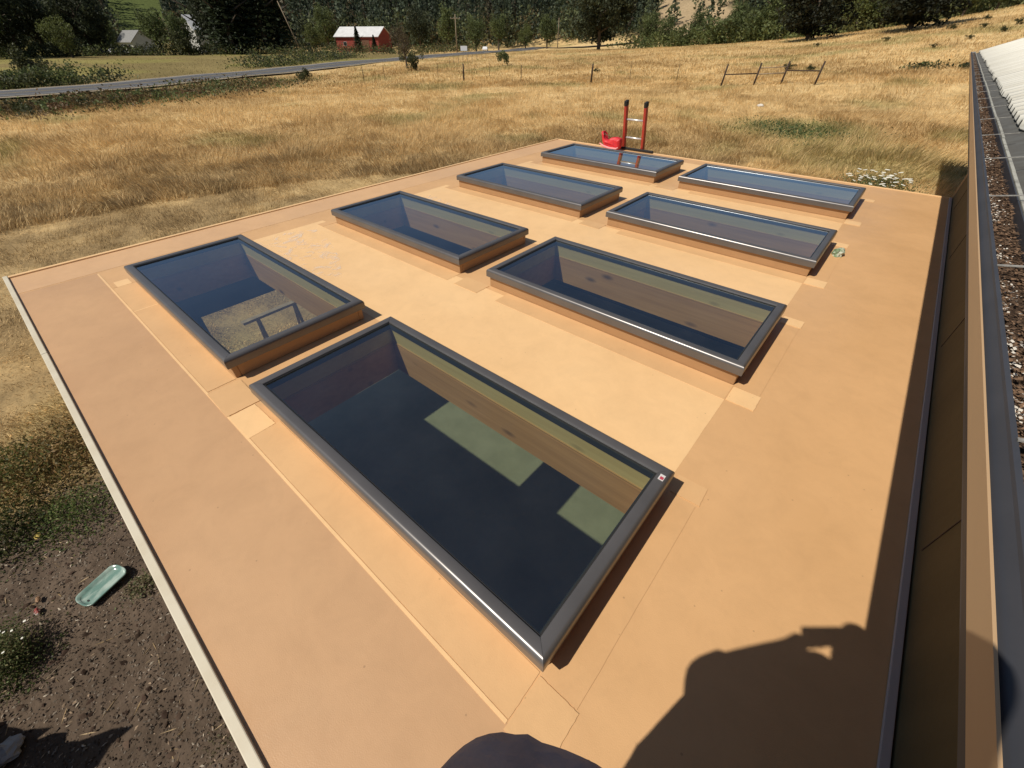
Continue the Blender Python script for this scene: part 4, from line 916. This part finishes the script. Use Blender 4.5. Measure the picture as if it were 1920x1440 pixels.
for (i, j, f, t_, m_) in ((0, 1, .60, .10, M_POST), (2, 3, .66, .10, M_POST), (1, 2, .57, .10, M_PALEWOOD), (1, 2, .80, .075, M_PALEWOOD)):
    MB().tube([pt(i, f), pt(j, f)], t_/2, 7).build('rail', m_, fr, smooth=True)
# pale rail fence by the road bend
vf = empty('roadside_fence', (0, 0, 0)); tag(vf, 'faint pale wire fence with thin stakes running down to the road', 'fence')
for k in range(9):
    px_, py_ = 843+k*8.5, 123-k*1.6; p = at(px_, py_); MB().tube([(p.x, p.y, gz(p.x, p.y)-.1), (p.x, p.y, gz(p.x, p.y)+1.2)], .04, 6).build('post', M_PALEWOOD, vf)
# ------------------------------------------------------------------ far buildings, poles and vehicles
def gable(name, px_, dist, W_, D_, hw, hr, rot, wm, rm, label, cat, ridge_x=True, wins=(), door=None, zoff=0):
    q, a = facing(px_, dist); root = empty(name, (q.x, q.y, gz(q.x, q.y)+zoff), a+rot); tag(root, label, cat)
    w2, d2 = W_/2, D_/2; b = MB().box((-w2, -d2, -1), (w2, d2, hw))
    if ridge_x: b.add([(-w2, -d2, hw), (-w2, d2, hw), (-w2, 0, hr-.05), (w2, -d2, hw), (w2, d2, hw), (w2, 0, hr-.05)], [(0, 1, 2), (3, 5, 4)])
    b.build('wall', wm, root); e = .5; sl = (hr-hw)/d2
    for s in (-1, 1):
        mb = MB(); ze = hw-sl*e
        mb.add([(-w2-e, s*(d2+e), ze), (w2+e, s*(d2+e), ze), (w2+e, 0, hr), (-w2-e, 0, hr), (-w2-e, s*(d2+e), ze+.15), (w2+e, s*(d2+e), ze+.15), (w2+e, 0, hr+.15), (-w2-e, 0, hr+.15)], [(0,1,2,3),(4,5,6,7),(0,4,5,1),(1,5,6,2),(2,6,7,3),(3,7,4,0)])
        mb.build('roof', rm, root)
    for (wx, wz, ww, wh) in wins:
        f = MB().box((wx-ww/2-.08, -d2-.05, wz-wh/2-.08), (wx+ww/2+.08, -d2-.003, wz+wh/2+.08)).build('window', M_HOUSE, root); MB().box((wx-ww/2, -d2-.07, wz-wh/2), (wx+ww/2, -d2-.052, wz+wh/2)).build('pane', M_WINDOW, f)
    if door: wx, ww, wh = door; MB().box((wx-ww/2, -d2-.06, 0), (wx+ww/2, -d2-.003, wh)).build('door', M_DIRTY, root)
    return root
gable('barn', 686, 205, 17.0, 10, 4.4, 6.9, math.radians(-30), M_BARN, M_BARNROOF, 'red barn with a pale metal roof behind the road', 'barn', wins=[(-5, 2.3, 1.2, 1.0)], door=(3.2, 3.2, 3.4))
gable('farmhouse', 262, 245, 9.5, 8, 3.4, 6.4, math.radians(-62), M_HOUSE, M_GREYR, 'small white farmhouse with a grey roof across the mown field', 'house', wins=[(-2.6, 1.8, 1.1, 1.2), (0, 1.8, 1.1, 1.2), (2.6, 1.8, 1.1, 1.2)], door=(1.3, 1, 2.1))
gable('outbuilding', 384, 232, 6, 7, 6.8, 10.5, math.radians(28), M_HOUSE, M_BARNROOF, 'white-roofed building half hidden by the tall dark trees', 'building', wins=[(-1.5, 4.5, 1, 1)], zoff=0)
gable('shed', 455, 216, 4, 4, 5.0, 6.8, math.radians(20), M_CARG, M_BARNROOF, 'little pale-roofed shed glimpsed under the dark evergreens', 'shed', door=(0, 1, 2))
def pole(px_, dist, h, leanx, label, arm=True):
    q, a = facing(px_, dist); root = empty('utility_pole', (q.x, q.y, gz(q.x, q.y)), a); tag(root, label, 'utility pole')
    MB().tube([(0, 0, -.5), (leanx*.5, 0, h/2), (leanx, 0, h)], [.17, .15, .12], 8).build('pole', M_PALEWOOD, root, smooth=True)
    if arm:
        MB().box((leanx-1.5, -.07, h-1.0), (leanx+1.5, .07, h-.82)).build('crossarm', M_PALEWOOD, root)
        for k in (-1.3, -.5, .5, 1.3): MB().tube([(leanx+k, 0, h-.82), (leanx+k, 0, h-.62)], .06, 6).build('insulator', M_HOUSE, root)
pole(857, 165, 9.0, .1, 'upright wooden utility pole with a crossarm in the middle distance')
pole(566, 178, 12.5, -3.2, 'leaning wooden pole at the right side of the tall dark evergreens', arm=False)
pole(1045, 235, 10, 0, 'faint distant pole left of the huge oak', arm=False)
def car(px_, dist, rot, m_, label, L_=4.4, hgt=1.45, truck=False, zo=0):
    q, a = facing(px_, dist); root = empty('parked_car', (q.x, q.y, gz(q.x, q.y)+zo), a+rot); tag(root, label, 'car' if not truck else 'truck')
    l = L_/2; pr = [(-l, .35), (-l, .75), (-l*.8, .88), (-l*.45, hgt), (l*.30, hgt), (l*.55, .92), (l*.95, .82), (l, .5), (l, .35)]
    mb = MB(); n = len(pr)
    for y_ in (-.85, .85): mb.v += [(x, y_*(1 if z < 1 else .85), z) for x, z in pr]
    for k in range(n): mb.f.append((k, (k+1) % n, n+(k+1) % n, n+k))
    mb.f.append(tuple(range(n))); mb.f.append(tuple(range(n, 2*n))[::-1]); mb.build('body', m_, root, bevel=.06)
    for s in (-1, 1): MB().add([(-l*.68, s*.862, .93), (l*.44, s*.862, .93), (l*.27, s*.775, hgt-.12), (-l*.42, s*.775, hgt-.12)], [(0, 1, 2, 3)]).build('window', M_WINDOW, root)
    for sx in (-.62, .62):
        for s in (-1, 1): MB().tube([(sx*l, s*.72, .33), (sx*l, s*.88, .33)], .33, 14).build('wheel', M_BLACK, root)
car(196, 225, .3, M_CARG, 'small grey car parked left of the white farmhouse')
car(212, 226, .9, M_VAN, 'pale car beside the grey one near the farmhouse')
car(910, 188, 1.5, M_VAN, 'low pale car parked under the trees behind the road', 4.6, 1.35)
q, a = facing(575, 200); tr = empty('tractor', (q.x, q.y, gz(q.x, q.y)), a); tag(tr, 'dull yellow farm machine standing by the leaning pole', 'tractor')
MB().box((-1.6, -.6, .9), (.5, .6, 1.7)).build('body', M_YEL, tr, bevel=.1); MB().box((.4, -.7, .9), (1.8, .7, 2.9)).build('cab', M_YEL, tr, bevel=.1); MB().box((.5, -.72, 1.8), (1.7, -.705, 2.7)).build('window', M_WINDOW, tr)
for (x_, r_) in ((-1.1, .5), (1.2, .85)):
    for s in (-1, 1): MB().tube([(x_, s*.75, r_), (x_, s*1.1, r_)], r_, 16).build('wheel', M_BLACK, tr)
q, a = facing(870, 150); sg = empty('roadside_sign', (q.x, q.y, gz(q.x, q.y)), a-.2); tag(sg, 'small plain white board on a post below the utility pole', 'sign')
MB().tube([(0, .05, 0), (0, .05, 1.9)], .05, 6).build('post', M_PALEWOOD, sg); MB().box((-.95, -.03, .85), (.95, .0, 1.95)).build('board', M_VAN, sg, bevel=.02)
# ------------------------------------------------------------------ the photographer
FH = Vector((-.65, .76, 0)); RH = Vector((.76, .65, 0))
Z = RZ
def skin_obj(name, joints, bones, m, parent=None, root=0, sub=2):
    me = bpy.data.meshes.new(name); me.from_pydata([j[0] for j in joints], bones, []); me.materials.append(m)
    o = bpy.data.objects.new(name, me); SC.collection.objects.link(o)
    if parent: o.parent = parent
    sk = o.modifiers.new('skin', 'SKIN'); sk.use_smooth_shade = True
    for i, j in enumerate(joints):
        r_ = j[1]; v = me.skin_vertices[0].data[i]; v.radius = (r_, r_) if not isinstance(r_, tuple) else r_; v.use_root = (i == root)
    s = o.modifiers.new('sub', 'SUBSURF'); s.levels = sub; s.render_levels = sub
    return o
per = empty('person', (2.50, -.52, RZ+.006)); tag(per, 'photographer in a brown-grey shirt standing on the roof holding up a phone', 'person')
def J(x, y, z): return (x-2.50, y+.52, z)
ph_hand = CAM - RIGHT*.105 - FWD*.035
ph_r = CAM + RIGHT*.075 - FWD*.045
wl = CAM-RIGHT*.15-FWD*.08+DOWN*.035
body = [
 (J(2.47, -.64, .95), .135), (J(2.45, -.46, 1.14), .15), (J(2.43, -.60, 1.34), .145), (J(2.42, -.60, 1.45), .085), (J(2.41, -.56, 1.53), .055), (J(2.43, -.50, 1.62), .085), (J(2.43, -.50, 1.70), .082),
 (J(2.28, -.72, 1.40), .07), (J(2.17, -.62, 1.40), .055), (J(*(wl-Vector((0, 0, Z)))), .052), (J(ph_hand.x, ph_hand.y, ph_hand.z-Z-.005), (.035, .018)),
 (J(2.57, -.50, 1.40), .07), (J(2.63, -.34, 1.26), .045), (J(ph_r.x+.02, ph_r.y-.02, ph_r.z-Z-.08), .050), (J(ph_r.x+.015, ph_r.y+.03, ph_r.z-Z+.035), .052),
 (J(2.39, -.69, .90), .10), (J(2.37, -.62, .50), .065), (J(2.36, -.67, .09), .045), (J(2.29, -.58, .04), .042),
 (J(2.56, -.57, .90), .10), (J(2.56, -.49, .50), .065), (J(2.57, -.57, .09), .045), (J(2.51, -.47, .04), .042)]
bones = [(0,1),(1,2),(2,3),(3,4),(4,5),(5,6),(2,7),(7,8),(8,9),(9,10),(2,11),(11,12),(12,13),(13,14),(0,15),(15,16),(16,17),(17,18),(0,19),(19,20),(20,21),(21,22)]
M_SKIN = mat('skin', (.45, .26, .18), rough=.55); M_SHIRT = mat('brown_grey_cloth', (.36, .28, .255), rough=.95, spec=.1, col2=(.29, .225, .205), noise=(16, 5, .35, .65), bump=(14, .8, .02))
skin_obj('body', body, bones, M_SKIN, per)
sh = [(J(2.43, -.63, .93), .19), (J(2.44, -.52, 1.14), .17), (J(2.43, -.57, 1.32), .185), (J(2.42, -.62, 1.42), .10), (J(2.28, -.71, 1.39), .095), (J(2.175, -.62, 1.395), .068), (J(2.22, -.555, 1.50), .050), (J(2.57, -.50, 1.39), .095), (J(2.63, -.36, 1.27), .075), (J(2.53, -.33, 1.50), .062)]
shirt = skin_obj('shirt', sh, [(0,1),(1,2),(2,3),(2,4),(4,5),(5,6),(2,7),(7,8),(8,9)], M_SHIRT, per)
rg_ = [(.86, 2.42, -.66, .19, .15), (.95, 2.425, -.60, .215, .17), (1.04, 2.44, -.50, .20, .175), (1.10, 2.448, -.450, .175, .186), (1.15, 2.438, -.450, .155, .178), (1.20, 2.44, -.49, .155, .165), (1.32, 2.43, -.56, .21, .15), (1.40, 2.42, -.61, .22, .11), (1.46, 2.41, -.59, .17, .09), (1.52, 2.40, -.57, .13, .09), (1.56, 2.40, -.56, .09, .07)]
mb = MB(); NS = 72; from mathutils import noise as _n
ext = []
for k in range(len(rg_)-1):
    for q in range(5):
        t = q/5; ext.append([a_*(1-t)+b_*t for a_, b_ in zip(rg_[k], rg_[k+1])])
ext.append(list(rg_[-1]))
for (z, cx, cy, ra, rb2) in ext:
    for k in range(NS):
        t = 2*math.pi*k/NS; u = RH*math.cos(t)*ra+FH*math.sin(t)*rb2
        f = 1+.05*_n.noise(Vector((math.cos(t)*2.2, math.sin(t)*2.2, z*9+3*math.sin(t))))+.02*_n.noise(Vector((math.cos(t)*9, math.sin(t)*9, z*24)))
        mb.v.append(J(cx+u.x*f, cy+u.y*f, z))
for i_ in range(len(ext)-1):
    for k in range(NS): mb.f.append((i_*NS+k, i_*NS+(k+1) % NS, (i_+1)*NS+(k+1) % NS, (i_+1)*NS+k))
mb.build('shirt_front', M_SHIRT, per, smooth=True)
tx = bpy.data.textures.new('folds', 'CLOUDS'); tx.noise_scale = .12; dm = shirt.modifiers.new('folds', 'DISPLACE'); dm.texture = tx; dm.strength = .02; dm.texture_coords = 'GLOBAL'
skin_obj('trousers', [(J(2.47, -.63, .94), .15), (J(2.39, -.69, .88), .12), (J(2.37, -.62, .50), .09), (J(2.36, -.66, .12), .08), (J(2.56, -.57, .88), .12), (J(2.56, -.50, .50), .09), (J(2.57, -.56, .12), .08)], [(0,1),(1,2),(2,3),(0,4),(4,5),(5,6)], mat('dark_denim', (.05, .05, .06), rough=.9), per)
skin_obj('hair', [(J(2.44, -.515, 1.705), .095), (J(2.45, -.53, 1.64), .08)], [(0, 1)], mat('dark_hair', (.03, .02, .015), rough=.7), per)
HC = Vector((2.43, -.50, 1.66))
a_, b_ = HC+FH*.085+Vector((0, 0, .0)), HC+FH*.10-Vector((0, 0, .025))
skin_obj('nose', [(J(*a_), .012), (J(*b_), .015)], [(0, 1)], M_SKIN, per, sub=1)
a_, b_ = HC+FH*.084-RH*.022-Vector((0, 0, .052)), HC+FH*.084+RH*.022-Vector((0, 0, .052))
skin_obj('mouth', [(J(*a_), .006), (J(*b_), .006)], [(0, 1)], M_PINK, per, sub=1)
for s in (-1, 1):
    e_ = HC+RH*s*.088; skin_obj('ear', [(J(e_.x, e_.y, e_.z-.02), (.010, .018)), (J(e_.x, e_.y, e_.z+.02), (.010, .022))], [(0, 1)], M_SKIN, per, sub=1)
    e_ = HC+Vector((0, 0, .012))+FH*.076+RH*s*.032; MB().tube([tuple(J(*(e_))), tuple(J(*(e_+FH*.012)))], [.013, .007], 10).build('eye', M_FLUFF, per, smooth=True)
for c_ in ((2.325, -.625), (2.54, -.52)):
    a_ = Vector((c_[0], c_[1], .045)); skin_obj('shoe', [(J(*(a_-FH*.09)), (.05, .045)), (J(*(a_+FH*.06)), (.05, .042)), (J(*(a_+FH*.15-Vector((0, 0, .008)))), (.045, .032))], [(0,1),(1,2)], M_BLACK, per)
for base_, sg_ in ((Vector((ph_hand.x, ph_hand.y, ph_hand.z-Z)), 1), (Vector((ph_r.x, ph_r.y, ph_r.z-Z)), -1)):
    for k in range(5):
        if k < 4: dv = (RIGHT*sg_*.95-DOWN*(.12-.08*k)-FWD*.25).normalized(); off = -DOWN*(1.0-k)*.017-FWD*.008; bd = FWD*.002
        else: dv = (RIGHT*sg_*.5-DOWN*.8-FWD*.3).normalized(); off = DOWN*.012-FWD*.018; bd = FWD*.004
        l_ = (.026, .030, .028, .022, .024)[k]; p0 = base_+off; p1 = p0+dv*l_; p2 = p1+dv*l_*.7+bd; p3 = p2+dv*l_*.4+bd*2
        skin_obj('thumb' if k == 4 else 'finger', [(J(*p0), .0088), (J(*p1), .008), (J(*p2), .0075), (J(*p3), .0065)], [(0,1),(1,2),(2,3)], M_SKIN, per, sub=1)
pc = CAM - FWD*.014 - RIGHT*.012 + DOWN*.02
phn = empty('phone', pc); tag(phn, 'phone held up in the photographer\'s hand', 'phone')
pm = MB().box((-.075, -.037, -.004), (.075, .037, .004)).build('phone_body', M_BLACK, phn, bevel=.003); MB().box((-.07, -.034, -.0052), (.07, .034, -.0042)).build('screen', M_WINDOW, phn)
R3 = Matrix((RIGHT, -DOWN, -FWD)).transposed(); phn.rotation_euler = (R3 @ Matrix.Diagonal((1, 1, -1)) if False else R3).to_euler()
